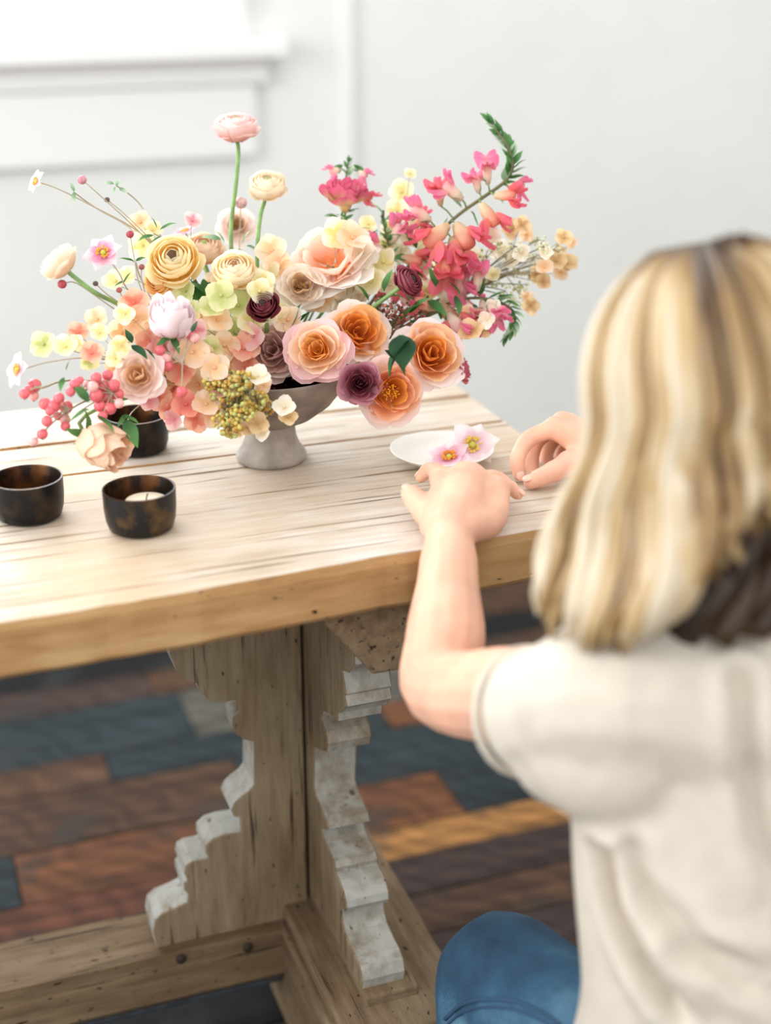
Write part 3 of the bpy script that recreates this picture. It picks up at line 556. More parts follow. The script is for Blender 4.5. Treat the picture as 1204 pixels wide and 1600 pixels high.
leafy('narrow dark green leaves beside the maroon ranunculus', [(455, 500), (452, 530), (450, 570)], -.05, [(452, 520, .2, -1, 48), (456, 520, -.4, -.8, 40), (462, 510, .5, -.7, 34)], DGREEN)
leafy('fresh green leaves on thick stems left of the maroon bud', [(590, 470), (580, 510), (530, 560)], -.02, [(590, 466, 1, -.25, 42), (600, 455, .2, -1, 36), (575, 470, -.4, -.9, 30), (625, 500, .7, -.8, 44), (640, 490, .6, -.7, 40)], GREEN, rad=.003)
leafy('sage leaves around the slim pink bud', [(360, 382), (366, 430), (390, 500)], .0, [(345, 375, -1, -.3, 30), (350, 378, -.5, -.9, 24), (385, 385, .9, .2, 30), (395, 390, 1, .1, 30), (380, 380, .3, -.9, 22)], SAGE)
leafy('light green leaves on an upright stem behind the blush bloom', [(598, 330), (596, 370), (585, 420), (560, 480)], .03, [(598, 335, -.6, -.8, 26), (602, 345, .8, -.6, 28), (590, 362, -.9, -.3, 34), (604, 372, .9, -.2, 32), (586, 390, -.8, .4, 30), (600, 400, .9, .3, 34)], SAGE, rad=.002)
leafy('green leaves and buds between the tall and the sideways snapdragons', [(690, 430), (670, 455), (630, 490), (590, 530)], .0, [(700, 440, .7, .6, 34), (680, 448, -.2, -1, 36), (668, 470, .8, .5, 38), (650, 480, -.5, -.9, 34), (710, 462, .4, 1, 32), (640, 500, .6, .8, 34)], GREEN, rad=.002)
# ---- hydrangea: four-petalled papery florets on branching sprigs
def floret_mesh(seed):
    rd = random.Random(seed); ps = []; T = []
    for k in range(4):
        A = Matrix.Rotation(k*PI/2+rd.uniform(-.15, .15), 3, 'Z') @ Matrix.Rotation(rd.uniform(-.35, .1), 3, 'Y'); V = []; Fc = []
        for j in range(5):
            for i in range(5):
                u, v_ = i/2-1, j/4; wv_ = 1.18*math.sin(PI*(v_*.86+.09)**.95)**.62; V.append(A @ Vector((v_*1.0, u*wv_/2, .1*v_+.08*u*u-.06*math.sin(3*u)*v_))); T.append(v_)
        for j in range(4):
            for i in range(4): a = j*5+i; Fc.append((a, a+1, a+6, a+5))
        ps.append((V, Fc))
    v, f = merge(ps); iv, if_ = ico(.13, 1, c=(0, 0, .08)); T += [0]*len(iv); v, f = merge([(v, f), (iv, if_)])
    me = mesh('floret', v, f); a_ = me.attributes.new('t', 'FLOAT', 'POINT'); a_.data.foreach_set('value', T); me.materials.append(None); return me
FL = [floret_mesh(s) for s in range(5)]
LIME = petal_mat('lime_floret', (196, 206, 120), (232, 232, 176), .45); PEACH = petal_mat('peach_floret', (244, 196, 140), (250, 220, 190), .45); SALM = petal_mat('salmon_floret', (232, 128, 104), (246, 184, 150), .4)
TANF = petal_mat('tan_floret', (206, 160, 96), (236, 200, 146), .4); BLUSH = petal_mat('blush_floret', (240, 150, 160), (250, 206, 200), .42); YEL = petal_mat('pale_yellow_floret', (236, 224, 150), (248, 242, 206), .5); RUSTP = petal_mat('rust_pink_floret', (214, 92, 84), (236, 140, 116), .35); IVO = petal_mat('ivory_floret', (240, 226, 196), (250, 244, 228), .45)
def sprig(label, fl, node, dD, name='hydrangea_sprig', spread=.02, group=None, brad=.0005):
    nd = at(node[0], node[1], D0+dD+.01); t = thing(name, label, 'flower', nd, group); e = anchor()
    v, f = tube([q-nd for q in bez([nd, nd.lerp(e, .4)+Vector((0, 0, .015)), e], 8)], .0018, 6); link('stem', mesh('stem', v, f), t, DSTEM); br = []
    for x, y, w_, mt in fl:
        d = dD+R(-spread, spread); p = at(x, y, D0+d); ax = (face(R(-.5, .5), R(-.3, .6), 1)); s = w_*1.22/2/F*(D0+d)
        link('floret', random.choice(FL), t, mt, Matrix.Translation(p-nd) @ align(ax, R(0, 6)) @ Matrix.Scale(s, 4))
        br.append(tube([q-nd for q in bez([p, p-ax*s*1.2, nd.lerp(p, .4), nd], 5)], brad, 4, False))
    v, f = merge(br); link('branchlets', mesh('branchlets', v, f), t, TSTEM); return t
def cloud(cx, cy, rx, ry, n, w0, w1, mats): return [(cx+rx*math.cos(a)*q, cy+ry*math.sin(a)*q, R(w0, w1), random.choice(mats)) for a, q in ((R(0, 6.28), math.sqrt(R(0, 1))) for _ in range(n))]
sprig('lime and pale yellow hydrangea florets beside the maroon ranunculus', [(345, 462, 44, LIME), (372, 478, 46, LIME), (368, 520, 56, LIME), (340, 500, 40, PEACH), (392, 500, 40, YEL), (430, 490, 44, YEL), (350, 540, 42, PEACH), (325, 545, 40, LIME), (380, 545, 44, SALM), (405, 455, 36, YEL), (330, 480, 36, LIME)], (390, 560), -.07)
sprig('peach and salmon hydrangea florets spilling over the rim above the dark cup', [(300, 550, 46, PEACH), (285, 580, 44, SALM), (310, 600, 48, PEACH), (270, 610, 42, SALM), (335, 575, 42, PEACH), (290, 632, 42, RUSTP), (322, 632, 42, PEACH), (345, 605, 40, SALM), (262, 590, 36, TANF), (305, 655, 38, SALM), (272, 655, 32, BLUSH), (255, 560, 36, SALM), (335, 650, 34, PEACH), (282, 545, 36, BLUSH), (320, 560, 36, TANF)], (350, 600), -.11)
sprig('salmon and peach florets around the lilac pink rose', [(208, 472, 42, SALM), (212, 500, 44, PEACH), (190, 520, 40, PEACH), (232, 535, 40, SALM), (250, 548, 40, BLUSH), (240, 520, 34, TANF), (188, 540, 32, YEL), (195, 490, 30, YEL), (305, 515, 34, BLUSH)], (270, 560), -.13)
sprig('pale lime and yellow florets trailing out on a wiry branch', [(68, 538, 38, LIME), (102, 542, 36, YEL), (122, 520, 32, SALM), (120, 536, 26, YEL), (152, 500, 36, PEACH), (155, 520, 26, YEL), (143, 552, 34, SALM), (140, 565, 28, LIME), (180, 560, 28, YEL)], (200, 565), -.15)
sprig('yellow florets and pods behind the golden ranunculus', [(220, 348, 34, PEACH), (222, 384, 42, YEL), (238, 360, 30, YEL), (180, 440, 36, YEL), (300, 345, 26, BLUSH), (270, 470, 42, LIME), (290, 455, 36, LIME), (200, 430, 28, YEL)], (300, 480), -.04)
sprig('peach florets between the apricot ranunculus and the beige rose', [(425, 392, 46, PEACH), (436, 418, 46, PEACH), (420, 430, 40, YEL), (440, 445, 36, PEACH), (445, 480, 36, BLUSH), (335, 440, 30, PEACH)], (440, 500), .0)
sprig('ivory and blush florets around the blush bloom', [(525, 365, 46, YEL), (550, 372, 48, PEACH), (565, 395, 46, IVO), (500, 470, 46, PEACH), (545, 445, 50, IVO), (565, 425, 46, YEL), (580, 440, 44, YEL), (530, 470, 46, IVO), (560, 462, 44, IVO), (600, 410, 40, YEL), (520, 445, 40, PEACH)], (540, 500), .0)
sprig('cream and tan dried florets hanging in front of the bowl', [(402, 588, 34, IVO), (412, 602, 26, PEACH), (444, 636, 32, IVO), (450, 652, 26, TANF), (402, 662, 32, TANF), (412, 678, 24, IVO), (388, 668, 22, TANF), (370, 674, 20, PEACH)], (390, 610), -.135)
sprig('pale yellow sweet pea like florets behind the salmon snapdragon', [(628, 300, 36, YEL), (640, 272, 18, YEL), (620, 330, 34, YEL), (650, 345, 36, IVO), (610, 360, 34, YEL), (635, 370, 36, IVO), (655, 375, 30, YEL), (625, 395, 34, IVO)], (620, 440), .06)
sprig('amber papery florets at the tip of the white flower plume', [(800, 358, 28, TANF), (815, 352, 26, TANF), (822, 366, 22, PEACH), (880, 372, 26, TANF), (893, 380, 18, PEACH), (868, 408, 30, TANF), (885, 412, 32, TANF), (850, 418, 26, PEACH), (838, 428, 28, TANF), (848, 440, 22, TANF), (876, 425, 24, PEACH), (828, 478, 26, TANF), (822, 465, 20, PEACH), (755, 370, 16, TANF), (875, 394, 18, TANF)], (790, 430), .05, spread=.03)
sprig('tan papery florets under the horizontal snapdragon', [(740, 500, 36, TANF), (735, 518, 36, TANF), (752, 512, 30, TANF), (728, 490, 26, PEACH), (760, 500, 26, IVO), (770, 480, 24, IVO)], (700, 480), .0)
sprig('ivory florets inside the white flower plume', [(780, 390, 30, IVO), (770, 370, 26, IVO), (815, 395, 26, IVO), (850, 395, 24, IVO), (740, 400, 30, IVO), (725, 425, 28, YEL), (770, 430, 24, YEL), (800, 410, 26, IVO), (690, 420, 34, YEL), (680, 440, 30, IVO)], (720, 460), .05, spread=.03)
sprig('blush and cream florets packed between the mauve rose and the lime hydrangea', [(450, 500, 40, PEACH), (395, 525, 40, BLUSH), (360, 560, 44, PEACH), (385, 575, 40, SALM), (410, 440, 36, YEL), (375, 455, 40, LIME), (315, 505, 40, PEACH), (300, 490, 36, LIME), (330, 525, 40, IVO), (350, 580, 38, LIME)], (400, 560), -.05)
sprig('pale yellow and ivory florets low between the roses and snapdragons', [(590, 430, 40, YEL), (610, 445, 36, IVO), (660, 420, 36, IVO), (668, 455, 34, YEL), (640, 470, 30, IVO), (690, 450, 34, IVO), (700, 475, 32, IVO), (600, 385, 34, YEL), (575, 350, 26, YEL), (660, 400, 32, YEL), (715, 400, 30, IVO)], (620, 500), .03)
sprig('peach florets tucked behind the shell pink rose', [(235, 600, 40, PEACH), (248, 620, 38, SALM), (240, 570, 38, PEACH), (180, 575, 32, PEACH), (265, 640, 34, SALM), (230, 625, 32, BLUSH), (255, 595, 34, RUSTP)], (290, 600), -.10)
# ---- plumes of tiny buds
def plume(label, pts, n, rx, ry, r, dD, mats, node, name, spread=.03):
    nd = at(node[0], node[1], D0+dD); t = thing(name, label, 'flower', nd); e = anchor(); br = []
    groups = [[] for _ in mats]
    for (x, y) in pts:
        q = at(x, y, D0+dD+R(-spread, spread)); br.append(tube([z-nd for z in bez([q, q.lerp(nd, .5)+UP*.006, nd], 6)], .0007, 4, False))
        for _ in range(n):
            a, g = R(0, 6.28), math.sqrt(R(0, 1)); c = q+RT*(rx*g*math.cos(a)/F*D0)+UP*(ry*g*math.sin(a)/F*D0)+FW*R(-.01, .01)
            k = random.randrange(len(mats)); groups[k].append(ico(r*R(.7, 1.3)/F*D0, 1, c=tuple(c-nd)))
            if random.random() < .4: br.append(tube([c-nd, (q-nd)], .0004, 3, False))
    v, f = tube([z-nd for z in bez([nd, nd.lerp(e, .4)+Vector((0, 0, .02)), e], 8)], .0018, 6); link('stem', mesh('stem', v, f), t, DSTEM)
    v, f = merge(br); link('branchlets', mesh('branchlets', v, f), t, DSTEM)
    for g, mt in zip(groups, mats): v, f = merge(g); o = link('tiny_buds', mesh('tiny_buds', v, f), t, mt); o['kind'] = 'stuff'
    return t
WG, OL, GO = simple('white_green_bud', (222, 224, 190), .6), simple('olive_bud', (176, 178, 110), .6), simple('gold_olive_bud', (196, 176, 88), .7)
plume('airy white green flower plume reaching out beyond the snapdragons', [(760, 400), (775, 385), (790, 400), (805, 385), (820, 395), (840, 375), (850, 385), (835, 405), (800, 425), (815, 445), (790, 455), (805, 470), (770, 440), (850, 410), (825, 425), (755, 425), (735, 410), (865, 390)], 16, 13, 11, 2.4, .05, [WG, OL, WG], (730, 450), 'panicle_hydrangea')
plume('olive gold amaranth plume hanging over the bowl rim', [(350, 590), (365, 605), (380, 595), (345, 615), (370, 625), (390, 620), (355, 640), (380, 645), (350, 660), (370, 660), (400, 625), (410, 635), (360, 672), (335, 600), (390, 640)], 46, 17, 14, 3.2, -.13, [GO, OL, simple('amber_gold_bud', (180, 140, 62), .7)], (380, 590), 'amaranth')
plume('rust brown cluster of tiny buds between the apricot rose and the maroon bud', [(595, 475), (610, 480), (625, 490), (600, 495), (615, 505), (630, 508), (645, 480), (655, 490), (605, 520), (590, 490), (660, 470)], 26, 13, 12, 2.2, -.01, [simple('rust_bud', (160, 84, 62), .6), simple('dark_rust_bud', (112, 52, 42), .6), simple('pink_rust_bud', (196, 130, 110), .6)], (590, 540), 'skimmia')
# ---- snapdragons
def snap_mesh(seed, op):
    rd = random.Random(seed); ps = []
    pa = [(0, 0, 0), (.3, 0, .02), (.62, 0, .06), (.8, 0, .08)]; ps.append(tube(pa, [.10, .20, .22, .16], 9, True, .8)); T = [.2]*9+[.3]*9+[.5]*9+[.6]*9
    for sgn, an, L_ in ((1, .55, .62), (1, 1.0, .5), (-1, .5, .66), (-1, 1.1, .5)):
        for s2 in (-1, 1):
            A = Matrix.Translation((.62, .07*s2, .05+.10*sgn)) @ Matrix.Rotation(s2*(.35+rd.uniform(0, .2)), 4, 'Z') @ Matrix.Rotation(-sgn*an*op, 4, 'Y'); V = []; Fc = []
            for j in range(5):
                for i in range(4):
                    u, v_ = i/1.5-1, j/4; wv_ = .42*math.sin(PI*(v_*.8+.14)**.9)**.7; V.append((A @ Vector((v_*L_, u*wv_/2, sgn*.10*u*u+.05*math.sin(4*v_+seed)))))
                    T.append(.6+.4*v_)
            for j in range(4):
                for i in range(3): a = j*4+i; Fc.append((a, a+1, a+5, a+4))
            ps.append((V, Fc))
    v, f = merge(ps); me = mesh('blossom', v, f); a_ = me.attributes.new('t', 'FLOAT', 'POINT'); a_.data.foreach_set('value', T); me.materials.append(None); return me
SN = [snap_mesh(s, o) for s, o in ((1, 1), (2, .8), (3, .5))]
SNC = petal_mat('coral_pink_snapdragon', (250, 210, 160), (226, 86, 108), .45, .25, .95, mid=(238, 132, 110)); SNP = petal_mat('rose_pink_snapdragon', (250, 226, 196), (226, 96, 140), .45, .3, 1.0)
def snapdragon(label, pts, dD, fl, leaves, tip, rad=.0022, mt0=SNC):
    pa = catmull([at(a, b, D0+dD) for a, b in pts], 6); base = pa[-1]; t = thing('snapdragon', label, 'flower', base); e = anchor(); pa2 = pa+bez([base, base.lerp(e, .5)+Vector((0, 0, .01)), e], 6)[1:]
    v, f = tube([q-base for q in pa2], [rad*(.45+.55*min(1, i/10)) for i in range(len(pa2))], 7); link('stem', mesh('stem', v, f), t, DSTEM)
    for x, y, dx, dy, L_, mt in fl:
        d = (RT*dx-UP*dy-FW*R(.1, .6)); p = at(x, y, D0+dD-.006+R(-.012, .006)); L3 = L_/F*(D0+dD)
        b_ = link('blossom', random.choice(SN), t, mt, Matrix.Translation(p-base) @ along(d, UP) @ Matrix.Rotation(R(-.5, .5), 4, 'X') @ Matrix.Scale(L3, 4))
        q = min(pa, key=lambda z: (z-p).length)
        v, f = tube([p-base, (p.lerp(q, .5)-base)+UP*.002, q-base], .0011, 5); link('flower_stalk', mesh('flower_stalk', v, f), t, STEM)
        for k in range(3): leaf(t, p, d+RT*R(-.6, .6)+UP*R(-.6, .6), L3*.42, GREEN, 'sepal', .5, .1)
    for x, y, dx, dy, L_, m_ in leaves: leaf(t, at(x, y, D0+dD-R(.0, .01)), RT*dx-UP*dy-FW*R(-.1, .4), L_/F*(D0+dD), m_, 'leaf', R(.4, .55), .2, R(-.8, .8))
    for k in range(tip[2]):
        q = k/tip[2]; i = int(q*tip[3]); p = pa[min(i, len(pa)-1)]; s = -1 if k % 2 else 1; d0 = (pa[max(0, i-1)]-pa[i+1]).normalized(); sd = d0.cross(FW).normalized()
        leaf(t, p, d0+sd*s*(.25+.55*q)-FW*R(-.3, .4), (tip[0]+(tip[1]-tip[0])*q)/F*(D0+dD), random.choice([GREEN, GREEN, SAGE]), 'bract', .5, .1, R(-.6, .6))
    return t
snapdragon('tall snapdragon spike with green curling tip and coral pink blossoms', [(766, 190), (782, 212), (796, 238), (800, 262), (788, 284), (752, 310), (718, 334), (690, 360), (660, 395), (625, 430), (588, 478)], .03,
  [(688, 322, -.15, -1, 40, SNC), (700, 352, -.7, .8, 62, SNC), (712, 350, .35, .9, 66, SNC), (706, 372, .1, 1, 66, SNC), (722, 312, -.9, -.6, 46, SNP), (748, 302, -.3, -1, 34, SNP), (762, 288, -.1, -1, 44, SNP), (752, 318, .5, 1, 52, SNC), (772, 306, .9, .1, 42, SNC), (792, 290, 1, .25, 34, SNP), (690, 395, .1, 1, 60, SNC), (700, 420, .5, .9, 58, SNP), (672, 345, -.9, -.4, 44, SNP), (700, 440, .8, .5, 44, SNP)],
  [(672, 392, .9, -.6, 34, GREEN), (665, 400, .9, .5, 36, GREEN), (650, 388, -.5, -1, 36, GREEN), (640, 405, -.9, -.2, 30, GREEN), (680, 380, 1, .3, 34, SAGE), (700, 340, -.5, .9, 28, SAGE), (735, 330, .6, .9, 30, GREEN), (720, 325, -.6, -.7, 30, SAGE), (765, 300, .8, .5, 30, GREEN), (636, 420, .8, .3, 30, GREEN)], (22, 30, 26, 26))
snapdragon('sideways snapdragon spike with drooping green tip beyond the orange hearted rose', [(790, 528), (802, 508), (800, 486), (775, 470), (735, 466), (695, 476), (650, 492), (600, 520)], .02,
  [(690, 476, .3, .5, 56, SNC), (700, 490, .5, 1, 52, SNP), (680, 482, -.9, -.2, 48, SNC), (745, 455, .05, -1, 44, SNP), (752, 470, .2, 1, 40, SNP), (762, 475, .5, .9, 40, SNP), (728, 470, .2, .9, 36, SNP), (775, 478, .3, 1, 32, SNP), (722, 455, -.2, -1, 36, SNP)],
  [(748, 462, .1, -1, 30, GREEN), (765, 470, .6, .9, 34, GREEN), (775, 465, .8, -.2, 30, GREEN), (740, 475, .2, 1, 30, GREEN), (700, 455, .1, -1, 32, GREEN), (715, 465, .6, -.7, 28, SAGE), (790, 470, .9, .3, 26, GREEN)], (16, 30, 22, 22), .0018, SNP)
snapdragon('short snapdragon with pink blossoms behind the maroon bud', [(598, 345), (605, 375), (612, 405), (600, 440), (575, 480)], .04,
  [(612, 380, .4, -.7, 40, SNP), (600, 395, -.6, -.2, 40, SNP), (625, 402, .8, .3, 44, SNC), (605, 418, -.5, .7, 46, SNC), (620, 430, .4, 1, 40, SNC), (640, 355, .9, -.3, 36, SNC), (595, 425, -.9, .4, 36, SNP)],
  [(590, 370, -.8, -.6, 30, GREEN), (580, 385, -.7, .6, 30, GREEN), (610, 355, .7, -.7, 26, GREEN), (640, 345, .9, -.3, 34, GREEN), (650, 360, .8, .2, 30, GREEN), (585, 400, -.6, .8, 26, GREEN)], (12, 22, 12, 12), .002, SNP)
snapdragon('little bud sprig with pink tips rising above the magenta carnation', [(545, 252), (542, 266), (540, 285), (536, 330), (528, 370), (525, 420)], .07,
  [(532, 264, -.7, .4, 24, SNP), (560, 268, .6, .6, 24, SNP), (562, 300, .8, .6, 30, SNC)],
  [(535, 258, -.8, .5, 24, GREEN), (552, 258, .8, .5, 26, GREEN), (545, 275, .3, -1, 20, SAGE), (528, 340, -.9, -.3, 22, GREEN), (532, 335, .9, -.3, 26, GREEN)], (10, 16, 6, 8), .0014, SNP)
# ---- coral berries
BERC = simple('coral_pink_berry', (222, 104, 112), .35, .1, 150); BERP = simple('pale_pink_berry', (238, 178, 174), .35, .1, 150)
def berries(label, pts, node, dD, stem_pts):
    nd = at(node[0], node[1], D0+dD); t = thing('berry_sprig', label, 'berries', nd); br = []
    for x, y, r, mt in pts:
        d = dD+R(-.012, .012); p = at(x, y, D0+d); rr = r/F*(D0+d); v, f = ico(rr, 2); o = link('berry', mesh('berry', v, f), t, mt, Matrix.Translation(p-nd))
        v, f = ico(rr*.16, 1, c=(0, 0, -rr)); link('calyx_tip', mesh('calyx_tip', v, f), o, simple('dark_berry_tip', (120, 70, 60), .7)); br.append(tube([q-nd for q in bez([p, p.lerp(nd, .5)+UP*.004, nd], 5)], .0008, 4, False))
    v, f = merge(br); link('branchlets', mesh('branchlets', v, f), t, TSTEM); e = anchor()
    pa = catmull([nd]+[at(a, b-6, D0+c+.075) for a, b, c in stem_pts], 4); pa += bez([pa[-1], pa[-1].lerp(e, .5), e], 5)[1:]; v, f = tube([q-nd for q in pa], .0012, 5); link('stem', mesh('stem', v, f), t, TSTEM)
random.seed(21)
berries('dense bunch of coral pink berries beside the shell pink rose', [(150, 590, 9, BERC), (168, 586, 9, BERC), (160, 604, 11, BERC), (178, 602, 10, BERC), (150, 618, 11, BERC), (168, 620, 11, BERC), (184, 616, 10, BERC), (156, 634, 10, BERC), (172, 638, 10, BERC), (160, 650, 8, BERC), (145, 604, 9, BERP), (186, 630, 8, BERP)], (175, 615), -.17, [(215, 610, -.14), (300, 600, -.06)])
berries('coral berries trailing down to a single pale berry over the table', [(70, 631, 10, BERC), (84, 634, 11, BERC), (92, 622, 9, BERC), (103, 636, 11, BERC), (90, 650, 7, BERC), (101, 655, 9, BERP), (102, 666, 8, BERC), (73, 658, 9, BERC), (66, 678, 9, BERC), (52, 690, 8, BERP), (78, 642, 8, BERC)], (108, 640), -.17, [(140, 630, -.16), (215, 610, -.12), (300, 600, -.06)])
berries('three outermost coral berries under the white pink anemone', [(54, 602, 11, BERC), (38, 615, 9, BERC), (52, 618, 9, BERP), (45, 609, 8, BERC)], (66, 606), -.17, [(110, 600, -.16), (215, 605, -.12), (300, 600, -.06)])
berries('few coral berries over the green leaf beside the dense bunch', [(117, 600, 9, BERC), (110, 612, 8, BERC), (135, 600, 6, BERP), (124, 594, 7, BERC)], (130, 610), -.175, [(160, 610, -.16), (240, 605, -.1)])
berries('pink berries and buds around the lilac pink rose', [(296, 522, 9, BERC), (304, 528, 8, BERP), (258, 560, 11, BERP), (250, 548, 9, BERC), (262, 572, 9, BERC), (284, 612, 9, BERC)], (285, 565), -.14, [(310, 585, -.08)])
#FLOWERS_END
#WOMAN_BEGIN
# ------------------------------------------------------------------ the seated person
from mathutils.bvhtree import BVHTree
def chain(pts, rads, n=14, k=5):
    """rounded limb: smooth tube with spherical ends"""
    P = catmull(pts, k); m = len(P); Rd = []
    for i in range(m):
        s = i/k; a = min(int(s), len(rads)-2); q = s-a; q = q*q*(3-2*q); Rd.append(rads[a]*(1-q)+rads[a+1]*q)
    out = [tube(P, Rd, n)]
    for p, r in ((P[0], Rd[0]), (P[-1], Rd[-1])): out.append(ico(r, 3, c=tuple(p)))
    return out
def loft(secs, n=28, k=5):
    """stacked ellipses (centre, rx, ry) smoothed"""
    Cs = catmull([s[0] for s in secs], k); m = len(Cs); V = []; Fc = []
    for i in range(m):
        s = i/k; a = min(int(s), len(secs)-2); q = s-a; q = q*q*(3-2*q); rx = secs[a][1]*(1-q)+secs[a+1][1]*q; ry = secs[a][2]*(1-q)+secs[a+1][2]*q
        for j in range(n): an = 2*PI*j/n; V.append(Cs[i]+Vector((rx*math.cos(an), ry*math.sin(an), 0)))
    for i in range(m-1):
        for j in range(n): Fc.append((i*n+j, i*n+(j+1) % n, (i+1)*n+(j+1) % n, (i+1)*n+j))
    Fc += [tuple(range(n-1, -1, -1)), tuple(range((m-1)*n, m*n))]
    return V, Fc
def fuse(name, parts, voxel, mat, parent, smooth=6, disp=None):
    v, f = merge(parts); me = mesh('tmp', v, f); o = bpy.data.objects.new('tmp', me); COL.objects.link(o)
    r = o.modifiers.new('r', 'REMESH'); r.mode = 'VOXEL'; r.voxel_size = voxel; r.use_smooth_shade = True
    s = o.modifiers.new('s', 'SMOOTH'); s.iterations = smooth; s.factor = .5
    dg = bpy.context.evaluated_depsgraph_get(); dg.update(); out = bpy.data.meshes.new_from_object(o.evaluated_get(dg)); bpy.data.objects.remove(o); bpy.data.meshes.remove(me)
    out.name = name; out.materials.clear(); out.materials.append(mat)
    if disp:
        nr = [vv.normal.copy() for vv in out.vertices]
        for vv, nn in zip(out.vertices, nr): vv.co += nn*disp(vv.co, nn)
    out.polygons.foreach_set('use_smooth', [True]*len(out.polygons))
    off = Vector(parent.location)
    for vv in out.vertices: vv.co -= off
    out.update(); return link(name, out, parent)
skin = simple('fair_skin', (232, 180, 154), .5, .05, 30, 0, sss=.15, spec=.35)
shirt_m = simple('cream_cotton', (202, 194, 180), .85, .02, 60)
jean_m, nt, b = nodes('blue_denim'); b.inputs['Roughness'].default_value = .85
tc = nt.nodes.new('ShaderNodeTexCoord'); n1 = nt.nodes.new('ShaderNodeTexNoise'); n1.inputs['Scale'].default_value = 9; n1.inputs['Detail'].default_value = 5; nt.links.new(tc.outputs['Object'], n1.inputs[0])
mp = nt.nodes.new('ShaderNodeMapping'); mp.inputs['Scale'].default_value = (900, 900, 260); n2 = nt.nodes.new('ShaderNodeTexNoise'); n2.inputs['Scale'].default_value = 1; nt.links.new(tc.outputs['Object'], mp.inputs[0]); nt.links.new(mp.outputs[0], n2.inputs[0])
ad = nt.nodes.new('ShaderNodeMath'); ad.operation = 'MULTIPLY_ADD'; ad.inputs[1].default_value = .25; nt.links.new(n2.outputs['Fac'], ad.inputs[0]); nt.links.new(n1.outputs['Fac'], ad.inputs[2])
rp = ramp(nt, [(.42, (22, 50, 74)), (.62, (42, 82, 110)), (.8, (88, 128, 154))]); nt.links.new(ad.outputs[0], rp.inputs[0]); nt.links.new(rp.outputs[0], b.inputs['Base Color'])

HC = at(1118, 612, 1.17); NB = Vector((.665, .925, .825))
person = thing('person', 'person with blond shoulder length hair in cream shirt and jeans, seen from behind', 'person', (.66, .88, 0))
SL, EL, WL = Vector((.525, .915, .775)), at(692, 1076, 1.405), at(703, 822, 1.515)
SR, ER, WR = Vector((.825, .935, .775)), Vector((.925, 1.19, .685)), at(945, 705, 1.705)
hf = Vector((-.16, 1, -.35)).normalized(); hr = hf.cross(Vector((0, 0, 1))).normalized(); hu = hr.cross(hf).normalized()
def ell(c, rad3, ax):   # ellipsoid with axes
    v, f = ico(1, 4); return [Vector(c)+ax[0]*(p.x*rad3[0])+ax[1]*(p.y*rad3[1])+ax[2]*(p.z*rad3[2]) for p in v], f
B = []
B.append(loft([((.66, .86, .25), .13, .10), ((.66, .87, .32), .165, .12), ((.665, .88, .48), .125, .095), ((.667, .905, .62), .145, .10), ((.668, .925, .73), .15, .088), ((.668, .932, .80), .10, .065), ((.662, .94, .84), .058, .055)]))
B += chain([NB, NB.lerp(HC, .5)+Vector((0, -.005, 0)), HC-hu*.03], [.056, .05, .055])
HAX = (hr, hf, hu)
B.append(ell(HC, (.074, .092, .098), HAX)); B.append(ell(HC+hf*.028-hu*.058, (.056, .062, .062), HAX)); B.append(ell(HC+hf*.055-hu*.10, (.026, .026, .02), HAX))
B += chain([HC+hf*.086+hu*.004, HC+hf*.104-hu*.022, HC+hf*.108-hu*.032], [.007, .010, .012], 10)      # nose
for s in (-1, 1):
    B.append(ell(HC+hr*s*.076-hu*.02-hf*.006, (.008, .02, .03), HAX)); B.append(ell(HC+hf*.08+hr*s*.03+hu*.012, (.016, .012, .008), HAX))
B.append(ell(HC+hf*.088-hu*.062, (.022, .012, .007), HAX))
B += chain([SL, SL.lerp(EL, .5), EL, EL.lerp(WL, .3), EL.lerp(WL, .7), WL], [.05, .045, .039, .040, .031, .0235])
B += chain([SR, SR.lerp(ER, .5), ER, ER.lerp(WR, .3), ER.lerp(WR, .7), WR], [.05, .044, .038, .040, .032, .0265])
B += chain([(.62, .92, .74), SL], [.06, .050]); B += chain([(.71, .93, .74), SR], [.06, .050])
NAILS = []
def finger(pts, r0, r1):
    P = [Vector(p) for p in pts]; n = len(P); rr = [r0+(r1-r0)*i/(n-1) for i in range(n)]; o = chain(P, rr, 10, 4)
    for i in range(1, n-1): o.append(ico(rr[i]*1.07, 2, c=tuple(P[i])))
    NAILS.append((P[-1], (P[-1]-P[-2]).normalized(), r1)); return o
# left hand: palm down, resting at the saucer
lf = (at(735, 752, 1.60)-WL); lf.z = 0; lf.normalize(); lr = Vector((lf.y, -lf.x, 0)); lu = Vector((0, 0, 1))
KC = WL+lf*.088+lu*(.800-WL.z)
B += chain([WL, WL.lerp(KC, .5)+lu*.004, KC], [.026, .029, .022])
for s, dz, r in ((-.031, -.001, .0125), (-.010, .003, .0125), (.012, .001, .012), (.031, -.005, .0115)):
    k = KC+lr*s+lu*dz; B.append(ico(r*1.12, 2, c=tuple(k+lu*.002))); B += chain([WL+lr*s*.45, WL.lerp(k, .55)+lu*.003, k], [.019, .0165, r], 12)
    if s < -.02: B += finger([k, k+lf*.034-lr*.014-lu*.004, k+lf*.048-lr*.026-lu*.010, k+lf*.052-lr*.034-lu*.020], .0105, .0078)
    elif s < 0: B += finger([k, k+lf*.040-lr*.006-lu*.006, k+lf*.060-lr*.010-lu*.014, k+lf*.068-lr*.012-lu*.024], .0105, .008)
    elif s < .02: B += finger([k, k+lf*.034+lr*.006-lu*.008, k+lf*.050+lr*.014-lu*.016, k+lf*.052+lr*.024-lu*.024], .0102, .0078)
    else: B += finger([k, k+lf*.022+lr*.004-lu*.006, k+lf*.032+lr*.010-lu*.012, k+lf*.034+lr*.018-lu*.019], .0095, .0072)
